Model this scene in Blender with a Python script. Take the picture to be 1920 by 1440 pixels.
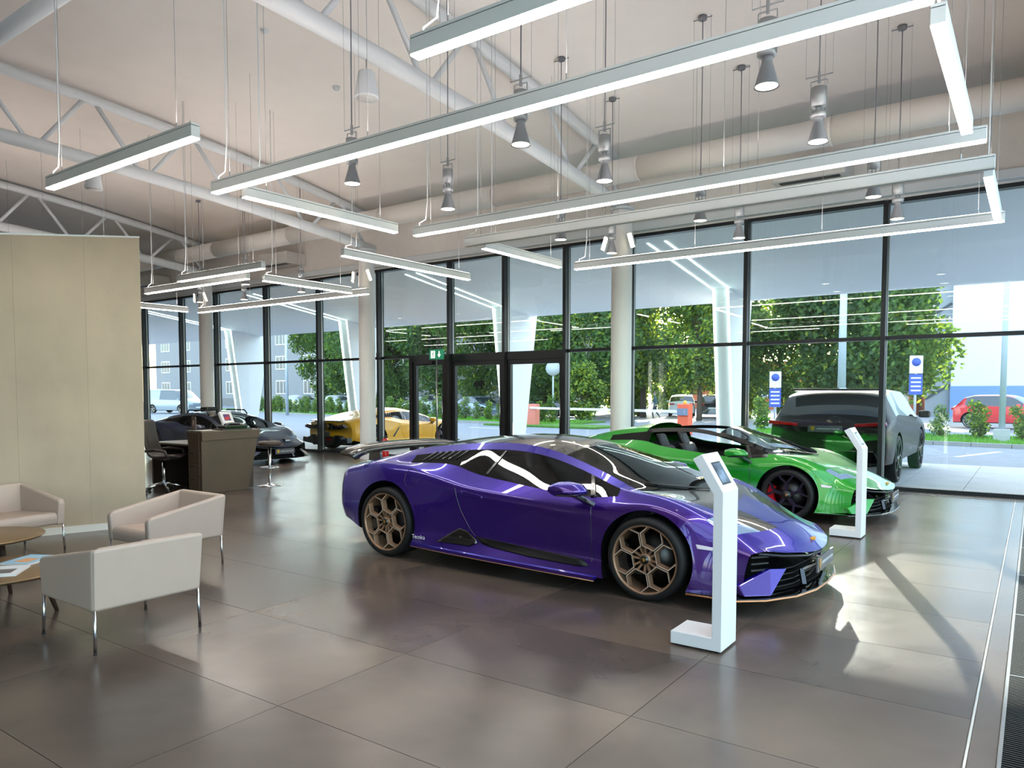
import bpy, bmesh, math, random
import numpy as np
from mathutils import Vector, Matrix
from mathutils.bvhtree import BVHTree

for _o in list(bpy.data.objects):
    bpy.data.objects.remove(_o)
SC = bpy.context.scene
COL = SC.collection
PI = math.pi
R = math.radians
random.seed(7)

# ------------------------------------------------------------------ camera
FPX, HORIZON, PITCH, YAW, CAMH = 1386.0, 740.0, R(3.0), R(35.3), 1.5
cam_d = bpy.data.cameras.new('camera')
cam = bpy.data.objects.new('camera', cam_d)
COL.objects.link(cam)
cam.location = (0, 0, CAMH)
cam.rotation_euler = (PI / 2 - PITCH, 0, YAW)
cam_d.sensor_width = 36.0
cam_d.sensor_fit = 'HORIZONTAL'
cam_d.lens = FPX / 1920 * 36.0
cam_d.shift_y = ((HORIZON + FPX * math.tan(PITCH)) - 720.0) / 1920.0
cam_d.clip_start = 0.05
cam_d.clip_end = 600
SC.camera = cam

# ------------------------------------------------------------------ sky, sun, exposure
world = bpy.data.worlds.new('sky')
SC.world = world
world.use_nodes = True
_nt = world.node_tree
_bg = _nt.nodes['Background']
_sky = _nt.nodes.new('ShaderNodeTexSky')
_sky.sky_type = 'NISHITA'
_sky.sun_disc = False
_sky.sun_elevation = R(14.5)
_sky.sun_rotation = R(-18.7)
_sky.air_density = 1.0
_sky.dust_density = 1.4
_sky.ozone_density = 1.0
_mx = _nt.nodes.new('ShaderNodeMix')                # thin high haze: pulls the blue toward white
_mx.data_type = 'RGBA'
_mx.inputs['Factor'].default_value = 0.45
_mx.inputs['B'].default_value = (1.25, 1.3, 1.38, 1)
_nt.links.new(_sky.outputs[0], _mx.inputs['A'])
_nt.links.new(_mx.outputs['Result'], _bg.inputs['Color'])
_bg.inputs['Strength'].default_value = 1.3
sun_d = bpy.data.lights.new('sun', 'SUN')
sun_d.energy = 16.0
sun_d.angle = R(0.6)
sun_d.color = (1.0, 0.93, 0.83)
sun = bpy.data.objects.new('sun', sun_d)
COL.objects.link(sun)
_dir = Vector((0.3227 * math.cos(R(14.5)), -0.9465 * math.cos(R(14.5)), -math.sin(R(14.5))))
sun.rotation_euler = _dir.to_track_quat('-Z', 'Y').to_euler()
sun.location = (-8, 30, 20)
SC.view_settings.view_transform = 'Standard'
SC.view_settings.look = 'None'
SC.view_settings.exposure = 0.85
SC.view_settings.gamma = 1.0
SC.view_settings.use_curve_mapping = False
SC.cycles.use_denoising = True
SC.cycles.max_bounces = 10
SC.cycles.diffuse_bounces = 4
SC.cycles.glossy_bounces = 5
SC.cycles.transmission_bounces = 6
SC.cycles.transparent_max_bounces = 16
SC.cycles.sample_clamp_indirect = 6.0
SC.cycles.caustics_reflective = False
SC.cycles.caustics_refractive = False

# ------------------------------------------------------------------ materials
MATS = {}
def srgb(r, g, b):
    f = lambda c: (c / 255) / 12.92 if c / 255 <= 0.04045 else ((c / 255 + 0.055) / 1.055) ** 2.4
    return (f(r), f(g), f(b), 1.0)

def mat(name, col=(200, 200, 200), rough=0.5, metal=0.0, coat=0.0, spec=0.5, emit=0.0, emit_col=None,
        noise=0.0, nscale=8.0, bump=0.0, bscale=40.0, coat_rough=0.02, alpha=1.0, stretch=None, rough_noise=0.0):
    if name in MATS:
        return MATS[name]
    m = bpy.data.materials.new(name)
    m.use_nodes = True
    nt = m.node_tree
    b = nt.nodes['Principled BSDF']
    c = srgb(*col)
    b.inputs['Base Color'].default_value = c
    b.inputs['Roughness'].default_value = rough
    b.inputs['Metallic'].default_value = metal
    b.inputs['Coat Weight'].default_value = coat
    b.inputs['Coat Roughness'].default_value = coat_rough
    b.inputs['Specular IOR Level'].default_value = spec
    b.inputs['Alpha'].default_value = alpha
    if emit:
        b.inputs['Emission Color'].default_value = srgb(*(emit_col or col))
        b.inputs['Emission Strength'].default_value = emit
    if noise or bump or rough_noise:
        tc = nt.nodes.new('ShaderNodeTexCoord')
        mp = nt.nodes.new('ShaderNodeMapping')
        nt.links.new(tc.outputs['Object'], mp.inputs['Vector'])
        if stretch:
            mp.inputs['Scale'].default_value = stretch
    if noise:
        n = nt.nodes.new('ShaderNodeTexNoise')
        n.inputs['Scale'].default_value = nscale
        n.inputs['Detail'].default_value = 6
        nt.links.new(mp.outputs[0], n.inputs['Vector'])
        rmp = nt.nodes.new('ShaderNodeMapRange')
        rmp.inputs['From Min'].default_value = 0.3
        rmp.inputs['From Max'].default_value = 0.7
        rmp.inputs['To Min'].default_value = 1 - noise
        rmp.inputs['To Max'].default_value = 1 + noise
        nt.links.new(n.outputs['Fac'], rmp.inputs['Value'])
        mx = nt.nodes.new('ShaderNodeVectorMath')
        mx.operation = 'SCALE'
        mx.inputs[0].default_value = c[:3]
        nt.links.new(rmp.outputs[0], mx.inputs['Scale'])
        nt.links.new(mx.outputs[0], b.inputs['Base Color'])
        if rough_noise:
            r2 = nt.nodes.new('ShaderNodeMapRange')
            r2.inputs['To Min'].default_value = max(0.02, rough - rough_noise)
            r2.inputs['To Max'].default_value = rough + rough_noise
            nt.links.new(n.outputs['Fac'], r2.inputs['Value'])
            nt.links.new(r2.outputs[0], b.inputs['Roughness'])
    if bump:
        n2 = nt.nodes.new('ShaderNodeTexNoise')
        n2.inputs['Scale'].default_value = bscale
        n2.inputs['Detail'].default_value = 4
        nt.links.new(mp.outputs[0], n2.inputs['Vector'])
        bp = nt.nodes.new('ShaderNodeBump')
        bp.inputs['Strength'].default_value = bump
        bp.inputs['Distance'].default_value = 0.01
        nt.links.new(n2.outputs['Fac'], bp.inputs['Height'])
        nt.links.new(bp.outputs[0], b.inputs['Normal'])
    MATS[name] = m
    return m

def thin_glass(name, tint=(235, 242, 240), refl=1.0, ior=1.5, dirt=0.0):
    """thin architectural pane: clear transmission plus a fresnel reflection"""
    if name in MATS:
        return MATS[name]
    m = bpy.data.materials.new(name)
    m.use_nodes = True
    nt = m.node_tree
    nt.nodes.remove(nt.nodes['Principled BSDF'])
    out = nt.nodes['Material Output']
    tr = nt.nodes.new('ShaderNodeBsdfTransparent')
    tr.inputs[0].default_value = srgb(*tint)
    gl = nt.nodes.new('ShaderNodeBsdfGlossy')
    gl.inputs['Roughness'].default_value = 0.0
    lw = nt.nodes.new('ShaderNodeLayerWeight')          # Schlick reflectance of a pane, alike from both sides
    lw.inputs[0].default_value = 0.5
    pw = nt.nodes.new('ShaderNodeMath')
    pw.operation = 'POWER'
    pw.inputs[1].default_value = 5.0
    nt.links.new(lw.outputs['Facing'], pw.inputs[0])
    ml = nt.nodes.new('ShaderNodeMath')
    ml.operation = 'MULTIPLY_ADD'
    r0 = ((ior - 1) / (ior + 1)) ** 2 * refl
    ml.inputs[1].default_value = 0.9
    ml.inputs[2].default_value = r0
    ml.use_clamp = True
    nt.links.new(pw.outputs[0], ml.inputs[0])
    mx = nt.nodes.new('ShaderNodeMixShader')
    nt.links.new(ml.outputs[0], mx.inputs[0])
    nt.links.new(tr.outputs[0], mx.inputs[1])
    nt.links.new(gl.outputs[0], mx.inputs[2])
    last = mx
    if dirt:
        tc = nt.nodes.new('ShaderNodeTexCoord')
        n = nt.nodes.new('ShaderNodeTexNoise')
        n.inputs['Scale'].default_value = 3.0
        n.inputs['Detail'].default_value = 8
        nt.links.new(tc.outputs['Object'], n.inputs['Vector'])
        rm = nt.nodes.new('ShaderNodeMapRange')
        rm.inputs['From Min'].default_value = 0.45
        rm.inputs['From Max'].default_value = 1.3
        rm.inputs['To Max'].default_value = dirt
        nt.links.new(n.outputs['Fac'], rm.inputs['Value'])
        df = nt.nodes.new('ShaderNodeBsdfDiffuse')
        df.inputs[0].default_value = srgb(225, 220, 210)
        m2 = nt.nodes.new('ShaderNodeMixShader')
        nt.links.new(rm.outputs[0], m2.inputs[0])
        nt.links.new(mx.outputs[0], m2.inputs[1])
        nt.links.new(df.outputs[0], m2.inputs[2])
        last = m2
    nt.links.new(last.outputs[0], out.inputs['Surface'])
    MATS[name] = m
    return m

# ------------------------------------------------------------------ builders
class MB:
    """collects polygons of one mesh"""
    def __init__(s):
        s.v, s.f, s.m, s.sm = [], [], [], []
    def add(s, verts, faces, mi=0, smooth=False):
        o = len(s.v)
        s.v += [tuple(p) for p in verts]
        for f in faces:
            s.f.append(tuple(i + o for i in f))
            s.m.append(mi)
            s.sm.append(smooth)
        return s
    def box(s, x0, x1, y0, y1, z0, z1, mi=0):
        v = [(x, y, z) for z in (z0, z1) for y in (y0, y1) for x in (x0, x1)]
        f = [(0, 2, 3, 1), (4, 5, 7, 6), (0, 1, 5, 4), (2, 6, 7, 3), (0, 4, 6, 2), (1, 3, 7, 5)]
        return s.add(v, f, mi)
    def bar(s, a, b, w, h, up=(0, 0, 1), mi=0):
        a, b = Vector(a), Vector(b)
        d = (b - a).normalized()
        r = d.cross(Vector(up))
        if r.length < 1e-4:
            r = d.cross(Vector((1, 0, 0)))
        r.normalize()
        u = r.cross(d)
        v = [p + r * (i * w / 2) + u * (j * h / 2) for p in (a, b) for i, j in ((-1, -1), (1, -1), (1, 1), (-1, 1))]
        return s.add(v, [(0, 1, 2, 3), (7, 6, 5, 4), (0, 4, 5, 1), (1, 5, 6, 2), (2, 6, 7, 3), (3, 7, 4, 0)], mi)
    def tube(s, pts, r, n=10, caps=True, mi=0):
        pts = [Vector(p) for p in pts]
        rs = r if isinstance(r, (list, tuple)) else [r] * len(pts)
        vs, fs = [], []
        pu = None
        for i, p in enumerate(pts):
            d = (pts[min(i + 1, len(pts) - 1)] - pts[max(i - 1, 0)]).normalized()
            if pu is None:
                pu = d.orthogonal().normalized()
            u = (pu - d * pu.dot(d))
            u = u.normalized() if u.length > 1e-5 else d.orthogonal().normalized()
            pu = u
            w = d.cross(u)
            for k in range(n):
                a = 2 * PI * k / n
                vs.append(p + (u * math.cos(a) + w * math.sin(a)) * rs[i])
        for i in range(len(pts) - 1):
            for k in range(n):
                k2 = (k + 1) % n
                fs.append((i * n + k, i * n + k2, (i + 1) * n + k2, (i + 1) * n + k))
        s.add(vs, fs, mi, True)
        if caps:
            o = len(s.v) - len(vs)
            s.f.append(tuple(o + k for k in range(n))[::-1]); s.m.append(mi); s.sm.append(False)
            s.f.append(tuple(o + (len(pts) - 1) * n + k for k in range(n))); s.m.append(mi); s.sm.append(False)
        return s
    def lathe(s, prof, n=24, axis='z', c=(0, 0, 0), mi=0, smooth=True, mis=None):
        """prof: (radius, height) pairs"""
        vs, fs, ms = [], [], []
        for r, h in prof:
            for k in range(n):
                a = 2 * PI * k / n
                x, y = r * math.cos(a), r * math.sin(a)
                if axis == 'z':
                    p = (c[0] + x, c[1] + y, c[2] + h)
                elif axis == 'y':
                    p = (c[0] + x, c[1] + h, c[2] + y)
                else:
                    p = (c[0] + h, c[1] + x, c[2] + y)
                vs.append(p)
        o = len(s.v)
        s.v += vs
        for i in range(len(prof) - 1):
            for k in range(n):
                k2 = (k + 1) % n
                f = (i * n + k, i * n + k2, (i + 1) * n + k2, (i + 1) * n + k)
                if axis == 'y':
                    f = f[::-1]
                s.f.append(tuple(o + q for q in f)); s.m.append(mis[i] if mis else mi); s.sm.append(smooth)
        return s
    def prism(s, poly, a, b, plane='xz', mi=0):
        """extrude a 2-D outline: plane 'xz' along y, 'yz' along x, 'xy' along z"""
        n = len(poly)
        def P(u, v, w):
            return {'xz': (u, w, v), 'yz': (w, u, v), 'xy': (u, v, w)}[plane]
        vs = [P(u, v, a) for u, v in poly] + [P(u, v, b) for u, v in poly]
        fs = [tuple(range(n)), tuple(range(n, 2 * n))[::-1]]
        fs += [(i, n + i, n + (i + 1) % n, (i + 1) % n) for i in range(n)]
        return s.add(vs, fs, mi)
    def mesh(s, name):
        me = bpy.data.meshes.new(name)
        me.from_pydata([tuple(p) for p in s.v], [], s.f)
        me.polygons.foreach_set('material_index', s.m)
        me.polygons.foreach_set('use_smooth', s.sm)
        bm = bmesh.new()
        bm.from_mesh(me)
        bmesh.ops.recalc_face_normals(bm, faces=bm.faces)
        bm.to_mesh(me)
        bm.free()
        me.update()
        return me

def obj(name, mb, m=None, parent=None, loc=None, rz=0.0, bevel=0.0, seg=2, label=None, kind=None, sub=0):
    me = mb.mesh(name) if isinstance(mb, MB) else mb
    o = bpy.data.objects.new(name, me)
    COL.objects.link(o)
    if m is not None:
        for q in (m if isinstance(m, (list, tuple)) else [m]):
            me.materials.append(q)
    if parent:
        o.parent = parent
    if loc:
        o.location = loc
    if rz:
        o.rotation_euler = (0, 0, rz)
    if bevel:
        md = o.modifiers.new('bevel', 'BEVEL')
        md.width = bevel
        md.segments = seg
        md.limit_method = 'ANGLE'
        md.angle_limit = R(35)
        md.harden_normals = False
    if sub:
        md = o.modifiers.new('sub', 'SUBSURF')
        md.levels = md.render_levels = sub
    if label:
        o['label'] = label
    if kind:
        o['kind'] = kind
    return o

def thing(name, label, cat, loc=(0, 0, 0), rz=0.0, group=None):
    o = bpy.data.objects.new(name, None)
    COL.objects.link(o)
    o.empty_display_size = 0.1
    o.location = loc
    o.rotation_euler = (0, 0, rz)
    o['label'] = label
    o['category'] = cat
    if group:
        o['group'] = group
    return o

def tag(o, label, cat, group=None, kind=None):
    o['label'] = label
    o['category'] = cat
    if group:
        o['group'] = group
    if kind:
        o['kind'] = kind
    return o

def struct(name, mb=None, m=None, parent=None, loc=None, label=None, cat=None, bevel=0.0):
    if mb is None:
        o = bpy.data.objects.new(name, None)
        COL.objects.link(o)
        if loc:
            o.location = loc
    else:
        o = obj(name, mb, m, parent, loc, bevel=bevel)
    if not parent:
        o['kind'] = 'structure'
    if label:
        o['label'] = label
    if cat:
        o['category'] = cat
    return o

def copy_tree(src, parent=None):
    c = src.copy()
    COL.objects.link(c)
    c.parent = parent
    for ch in src.children:
        copy_tree(ch, c)
    return c

def dup(src, loc, rz=0.0, label=None, group=None):
    c = copy_tree(src)
    c.location = loc
    c.rotation_euler = (0, 0, rz)
    if label:
        c['label'] = label
    if group:
        c['group'] = group
    return c

def text_mesh(name, body, size, m, parent=None, loc=(0, 0, 0), rot=(0, 0, 0), depth=0.001, align='CENTER'):
    cu = bpy.data.curves.new(name, 'FONT')
    cu.body = body
    cu.size = size
    cu.extrude = depth
    cu.align_x = align
    cu.align_y = 'CENTER'
    t = bpy.data.objects.new(name + '_tmp', cu)
    COL.objects.link(t)
    bpy.context.view_layer.update()
    dg = bpy.context.evaluated_depsgraph_get()
    me = bpy.data.meshes.new_from_object(t.evaluated_get(dg))
    bpy.data.objects.remove(t)
    me.name = name
    me.materials.clear()
    me.materials.append(m)
    o = bpy.data.objects.new(name, me)
    COL.objects.link(o)
    o.parent = parent
    o.location = loc
    o.rotation_euler = rot
    return o

# projection used only to decide which floor tiles show large enough to be pieces of their own
def px_of(p):
    cp, sp, cw, sw = math.cos(PITCH), math.sin(PITCH), math.cos(YAW), math.sin(YAW)
    fw = Vector((-sw * cp, cw * cp, -sp)); rt = Vector((cw, sw, 0)); up = rt.cross(fw)
    v = Vector(p) - Vector((0, 0, CAMH))
    z = v.dot(fw)
    if z < 0.1:
        return None
    cy = HORIZON + FPX * math.tan(PITCH)
    return 960 + FPX * v.dot(rt) / z, cy - FPX * v.dot(up) / z, z
# ------------------------------------------------------------------ shared materials
BLACK_PLASTIC = mat('black_plastic', (18, 18, 20), 0.45)
GLOSS_BLACK = mat('gloss_black', (10, 10, 12), 0.12, coat=1.0)
CARBON = mat('carbon_black', (24, 23, 22), 0.25, coat=1.0, noise=0.15, nscale=60)
WELL = mat('wheel_well_black', (6, 6, 7), 0.9, spec=0.1)
RUBBER = mat('tyre_rubber', (26, 26, 27), 0.62, spec=0.3)
CHROME = mat('chrome', (225, 226, 228), 0.08, metal=1.0)
STEEL = mat('brushed_steel', (165, 165, 165), 0.3, metal=1.0)
DISC = mat('brake_disc', (70, 70, 72), 0.35, metal=1.0)
SEAT_BLACK = mat('black_leather', (26, 26, 28), 0.5)
DASH = mat('dashboard_black', (16, 16, 17), 0.6)
CAR_GLASS = thin_glass('car_glass', (120, 128, 128), refl=1.6, ior=1.5)
CAR_GLASS_DARK = thin_glass('car_glass_dark', (62, 68, 70), refl=1.6, ior=1.5)
HEADLAMP = mat('headlamp_glass', (150, 175, 205), 0.08, coat=1.0, metal=0.4)
TAIL_RED = mat('tail_red', (190, 20, 25), 0.15, coat=1.0)
PLATE_GREY = mat('plate_grey', (92, 92, 96), 0.35, metal=0.2)
GOLD = mat('crest_gold', (205, 160, 70), 0.3, metal=0.8)
WHITE_PRINT = mat('white_print', (225, 225, 228), 0.5)
COPPER = mat('copper_pinstripe', (206, 148, 105), 0.3, metal=0.5)

def paint(name, col, metal=0.35, rough=0.28, flip=None, coat=1.0):
    if name in MATS:
        return MATS[name]
    m = mat(name, col, rough, metal=metal, coat=coat, coat_rough=0.012)
    if flip:                       # pearl pigment: hue shifts with the angle of the flake
        nt = m.node_tree
        b = nt.nodes['Principled BSDF']
        lw = nt.nodes.new('ShaderNodeLayerWeight')
        lw.inputs[0].default_value = 0.5
        rp = nt.nodes.new('ShaderNodeValToRGB')
        e = rp.color_ramp.elements
        e[0].position = 0.12; e[0].color = srgb(*col)
        e[1].position = 0.62; e[1].color = srgb(*flip)
        nt.links.new(lw.outputs['Facing'], rp.inputs[0])
        nt.links.new(rp.outputs[0], b.inputs['Base Color'])
    return m

# ------------------------------------------------------------------ lofted car bodies
def pchip(xk, yk, xq):
    xk = np.array(xk, float); yk = np.array(yk, float)
    o = np.argsort(xk); xk = xk[o]; yk = yk[o]
    h = np.diff(xk); d = np.diff(yk) / h
    m = np.zeros(len(xk))
    for i in range(1, len(xk) - 1):
        if d[i - 1] * d[i] > 0:
            w1 = 2 * h[i] + h[i - 1]; w2 = h[i] + 2 * h[i - 1]
            m[i] = (w1 + w2) / (w1 / d[i - 1] + w2 / d[i])
    m[0], m[-1] = d[0], d[-1]
    xq = np.clip(xq, xk[0], xk[-1])
    i = np.clip(np.searchsorted(xk, xq) - 1, 0, len(h) - 1)
    t = (xq - xk[i]) / h[i]
    return ((2*t**3-3*t**2+1)*yk[i] + (t**3-2*t**2+t)*h[i]*m[i] + (-2*t**3+3*t**2)*yk[i+1] + (t**3-t**2)*h[i]*m[i+1])

def sstep(a, b, x):
    t = np.clip((x - a) / (b - a), 0, 1)
    return t * t * (3 - 2 * t)

def loft_body(rows, xs, warp_front, warp_rear, shift, matf, creases, cap_mats, cut=None, nmat=8, sub=2, inset=(0.12, 0.10), tumble=None):
    """rows: list of [(x, s, z), ...] from the underside centre to the top centre (first and last have s = 0)
       returns an evaluated mesh (subdivided, wheel arches cut) with material indices"""
    nr, ns = len(rows), len(xs)
    xs = np.array(xs)
    G = np.zeros((ns, nr, 3))
    for j, row in enumerate(rows):
        k = np.array(row)
        xq = xs + (shift(xs, j) if shift else 0)
        s = pchip(k[:, 0], k[:, 1], xq); z = pchip(k[:, 0], k[:, 2], xq)
        x = xq.copy()
        if warp_front:
            a, b, amt, pw, ref = warp_front
            x -= amt * (np.abs(s) / ref) ** pw * sstep(a, b, xq)
        if warp_rear:
            a, b, amt, pw, ref = warp_rear
            x += amt * (np.abs(s) / ref) ** pw * sstep(a, b, -xq)
        G[:, j, 0] = x; G[:, j, 1] = s; G[:, j, 2] = z
    # inner recess rings at both ends
    fr = G[0].copy(); fr[:, 0] -= inset[0]; fr[:, 1] *= 0.93; fr[:, 2] = 0.27 + (fr[:, 2] - 0.27) * 0.86
    rr = G[-1].copy(); rr[:, 0] += inset[1]; rr[:, 1] *= 0.95; rr[:, 2] = 0.55 + (rr[:, 2] - 0.55) * 0.88
    G = np.concatenate([fr[None], G, rr[None]], 0)
    ns += 2
    ring = [(j, 1) for j in range(nr)] + [(j, -1) for j in range(nr - 2, 0, -1)]
    nv = len(ring)
    V = []
    for i in range(ns):
        for j, sg in ring:
            p = G[i, j]
            V.append((p[0], sg * p[1], p[2]))
    bm = bmesh.new()
    bv = [bm.verts.new(p) for p in V]
    cr = bm.edges.layers.float.new('crease_edge')
    def rowof(q):
        return ring[q % nv][0]
    for i in range(ns - 1):
        for q in range(nv):
            q2 = (q + 1) % nv
            f = bm.faces.new((bv[i * nv + q], bv[i * nv + q2], bv[(i + 1) * nv + q2], bv[(i + 1) * nv + q]))
            j = min(rowof(q), rowof(q2))
            sidx = i - 1
            if sidx < 0:
                f.material_index = cap_mats[0]
            elif sidx >= ns - 3:
                f.material_index = cap_mats[1]
            else:
                xm = 0.5 * (xs[sidx] + xs[sidx + 1])
                f.material_index = matf(xm, j)
            f.smooth = True
    fcap = bm.faces.new([bv[q] for q in range(nv)][::-1]); fcap.material_index = cap_mats[0]
    rcap = bm.faces.new([bv[(ns - 1) * nv + q] for q in range(nv)]); rcap.material_index = cap_mats[1]
    bm.edges.ensure_lookup_table()
    for e in bm.edges:
        a, b = e.verts[0].index, e.verts[1].index
    bm.verts.index_update()
    for e in bm.edges:
        a, b = e.verts[0].index, e.verts[1].index
        ia, ib = a // nv, b // nv
        if ia == ib:
            if ia in (1, ns - 2):
                e[cr] = 0.85
            elif ia in (0, ns - 1):
                e[cr] = 0.6
        else:
            j = rowof(a)
            x = V[a][0]
            c = creases(x, j) if creases else 0
            e[cr] = c
    bmesh.ops.recalc_face_normals(bm, faces=bm.faces)
    me = bpy.data.meshes.new('loft')
    bm.to_mesh(me); bm.free()
    for k in range(nmat):
        me.materials.append(BLACK_PLASTIC)
    o = bpy.data.objects.new('loft_tmp', me)
    COL.objects.link(o)
    md = o.modifiers.new('s', 'SUBSURF'); md.levels = md.render_levels = sub
    md.use_limit_surface = False
    cutter = None
    if cut:
        cb = MB()
        for (cx, cz, r, yi, yo) in cut:
            for sg in (1, -1):
                n = 64
                poly = [(cx + r * math.cos(2 * PI * k / n), cz + r * math.sin(2 * PI * k / n)) for k in range(n)]
                cb.prism(poly, sg * yi, sg * yo, 'xz', mi=nmat - 1)
        cme = cb.mesh('cutter')
        for k in range(nmat):
            cme.materials.append(BLACK_PLASTIC)
        cutter = bpy.data.objects.new('cutter_tmp', cme)
        COL.objects.link(cutter)
        b = o.modifiers.new('b', 'BOOLEAN')
        b.operation = 'DIFFERENCE'; b.solver = 'EXACT'; b.object = cutter
        b.use_self = False
    bpy.context.view_layer.update()
    dg = bpy.context.evaluated_depsgraph_get()
    res = bpy.data.meshes.new_from_object(o.evaluated_get(dg))
    bpy.data.objects.remove(o)
    if cutter:
        bpy.data.objects.remove(cutter)
    return res

def split_mats(me, want, keepx=None):
    """sub-mesh with the faces whose material index is in want"""
    bm = bmesh.new(); bm.from_mesh(me)
    bad = [f for f in bm.faces if f.material_index not in want or (keepx and not keepx(f.calc_center_median()))]
    bmesh.ops.delete(bm, geom=bad, context='FACES')
    r = bpy.data.meshes.new('part')
    bm.to_mesh(r); bm.free()
    return r

def liner(me, want, d, box, sg):
    """dark inner skin behind the outer panels, pushed inwards"""
    bm = bmesh.new(); bm.from_mesh(me)
    bm.normal_update()
    for v in bm.verts:
        v.co = v.co - v.normal * d
    bad = []
    for f in bm.faces:
        c = f.calc_center_median()
        if f.material_index not in want or not (box[0] < c.x < box[1]) or c.y * sg < 0:
            bad.append(f)
    bmesh.ops.delete(bm, geom=bad, context='FACES')
    r = bpy.data.meshes.new('liner')
    bm.to_mesh(r); bm.free()
    return r

XS = [2.33, 2.26, 2.17, 2.06, 1.95, 1.80, 1.65, 1.50, 1.34, 1.18, 1.06, 0.90, 0.68, 0.44, 0.2, 0.0, -0.2, -0.38, -0.55, -0.70, -0.85, -1.0, -1.13, -1.3, -1.5, -1.7, -1.88, -2.02, -2.12]
def sport_rows(spyder=False, dz=0.0):
    B = [(-2.2, 0, .20), (-1.8, 0, .14), (2.0, 0, .12), (2.4, 0, .14)]
    R0 = [(-2.2, .60, .20), (-1.8, .62, .14), (2.0, .60, .12), (2.4, .52, .14)]
    R1 = [(-2.12, .80, .30), (-1.7, .90, .21), (-.95, .94, .17), (0, .96, .15), (.95, .95, .13), (1.65, .93, .12), (2.0, .88, .125), (2.33, .82, .14)]
    R2 = [(-2.12, .85, .40), (-1.35, .935, .34), (-.6, .905, .27), (0, .88, .26), (.9, .89, .25), (1.3, .93, .26), (1.7, .925, .25), (2.05, .865, .24), (2.33, .82, .22)]
    R3 = [(-2.12, .85, .60), (-1.35, .95, .58), (-.6, .915, .52), (.2, .905, .48), (.9, .915, .47), (1.3, .945, .50), (1.7, .915, .42), (2.05, .85, .36), (2.33, .81, .32)]
    R4 = [(-2.12, .775, .765), (-1.85, .815, .82), (-1.5, .85, .858), (-1.1, .845, .85), (-.8, .88, .785), (-.47, .91, .71), (0, .918, .665), (.5, .92, .635), (.9, .91, .63), (1.1, .905, .665), (1.3, .892, .70), (1.55, .872, .65), (1.8, .835, .56), (2.05, .80, .475), (2.33, .785, .41)]
    R5 = [(-2.12, .68, .79), (-1.85, .71, .842), (-1.5, .735, .885), (-1.2, .74, .865), (-1.0, .74, .875), (-.7, .745, .885), (-.55, .75, .87), (-.38, .77, .82), (-.05, .805, .785), (.4, .838, .74), (.83, .848, .71), (1.06, .83, .745), (1.18, .815, .762), (1.34, .80, .762), (1.55, .775, .71), (1.8, .745, .612), (2.05, .71, .515), (2.33, .69, .43)]
    R6 = [(-2.12, .60, .80), (-1.85, .63, .855), (-1.5, .645, .902), (-1.2, .67, .925), (-1.1, .655, .94), (-.6, .635, 1.0), (-.3, .62, 1.022), (0, .612, 1.025), (.25, .62, 1.0), (.44, .635, .962), (.68, .69, .90), (.90, .745, .835), (1.06, .79, .785), (1.18, .80, .772), (1.34, .76, .77), (1.55, .70, .715), (1.8, .665, .625), (2.05, .61, .525), (2.33, .56, .405)]
    R7 = [(-2.12, .52, .805), (-1.85, .55, .86), (-1.5, .56, .915), (-1.2, .56, .985), (-.66, .545, 1.05), (-.2, .53, 1.08), (.1, .535, 1.07), (.44, .555, 1.005), (.68, .605, .94), (.90, .655, .872), (1.06, .69, .812), (1.18, .715, .772), (1.4, .64, .745), (1.7, .54, .66), (2.0, .46, .54), (2.17, .41, .468), (2.33, .37, .385)]
    R8 = [(-2.12, .26, .81), (-1.6, .28, .905), (-1.2, .28, 1.01), (-.6, .27, 1.10), (-.1, .27, 1.132), (.3, .28, 1.10), (.44, .29, 1.06), (.6, .32, 1.0), (1.18, .41, .80), (1.4, .34, .745), (1.7, .27, .66), (2.0, .23, .555), (2.17, .205, .48), (2.33, .185, .365)]
    R9 = [(-2.12, 0, .81), (-1.6, 0, .91), (-1.2, 0, 1.02), (-.6, 0, 1.11), (-.1, 0, 1.142), (.3, 0, 1.11), (.44, 0, 1.07), (.6, 0, 1.01), (1.18, 0, .81), (1.43, 0, .735), (1.7, 0, .65), (2.0, 0, .55), (2.17, 0, .47), (2.33, 0, .36)]
    rows = [B, R0, R1, R2, R3, R4, R5, R6, R7, R8, R9]
    if dz:
        rows = [[(x, s, z + dz) for x, s, z in r] for r in rows]
    return rows

def sport_shift(xs, j):
    k = {9: .78, 10: 1.0}.get(j, 0.0)
    return k * np.interp(xs, [.44, .68, 1.18, 1.5, 1.9, 2.2], [0, .10, .25, .2, .06, 0])

# material slots: 0 paint 1 second colour (roof) 2 windshield 3 side glass 4 intake black 5 headlamp 6 hood stripe 7 wheel well
def sport_mats(x, j):
    if j in (0, 1):
        return 7
    if j in (8, 9):                       # between roof rail and centre line
        if .44 < x < 1.18:
            return 2
        if -1.95 < x < .44:
            return 1
        if 1.18 < x < 2.06 and (j == 8 or x < 1.5):
            return 6
    if j == 6:
        if -.55 < x < 1.06:
            return 3
        if -1.13 < x < -.55:
            return 4
    if (j == 7 and 1.95 < x < 2.10) or (j == 6 and 1.80 < x < 2.10):
        return 5
    return 0

def sport_crease(x, j):
    if j == 5:
        return .75 if -1.4 < x < .6 else (.35 if x > .6 else .25)
    if j == 6:
        return .55 if -1.2 < x < 1.1 else .2
    if j == 7:
        return .6 if -1.2 < x < 1.2 else .3
    if j == 8:
        return .45 if x < 1.2 else .55
    if j == 2:
        return .8
    if j == 3:
        return .4
    return 0

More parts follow.
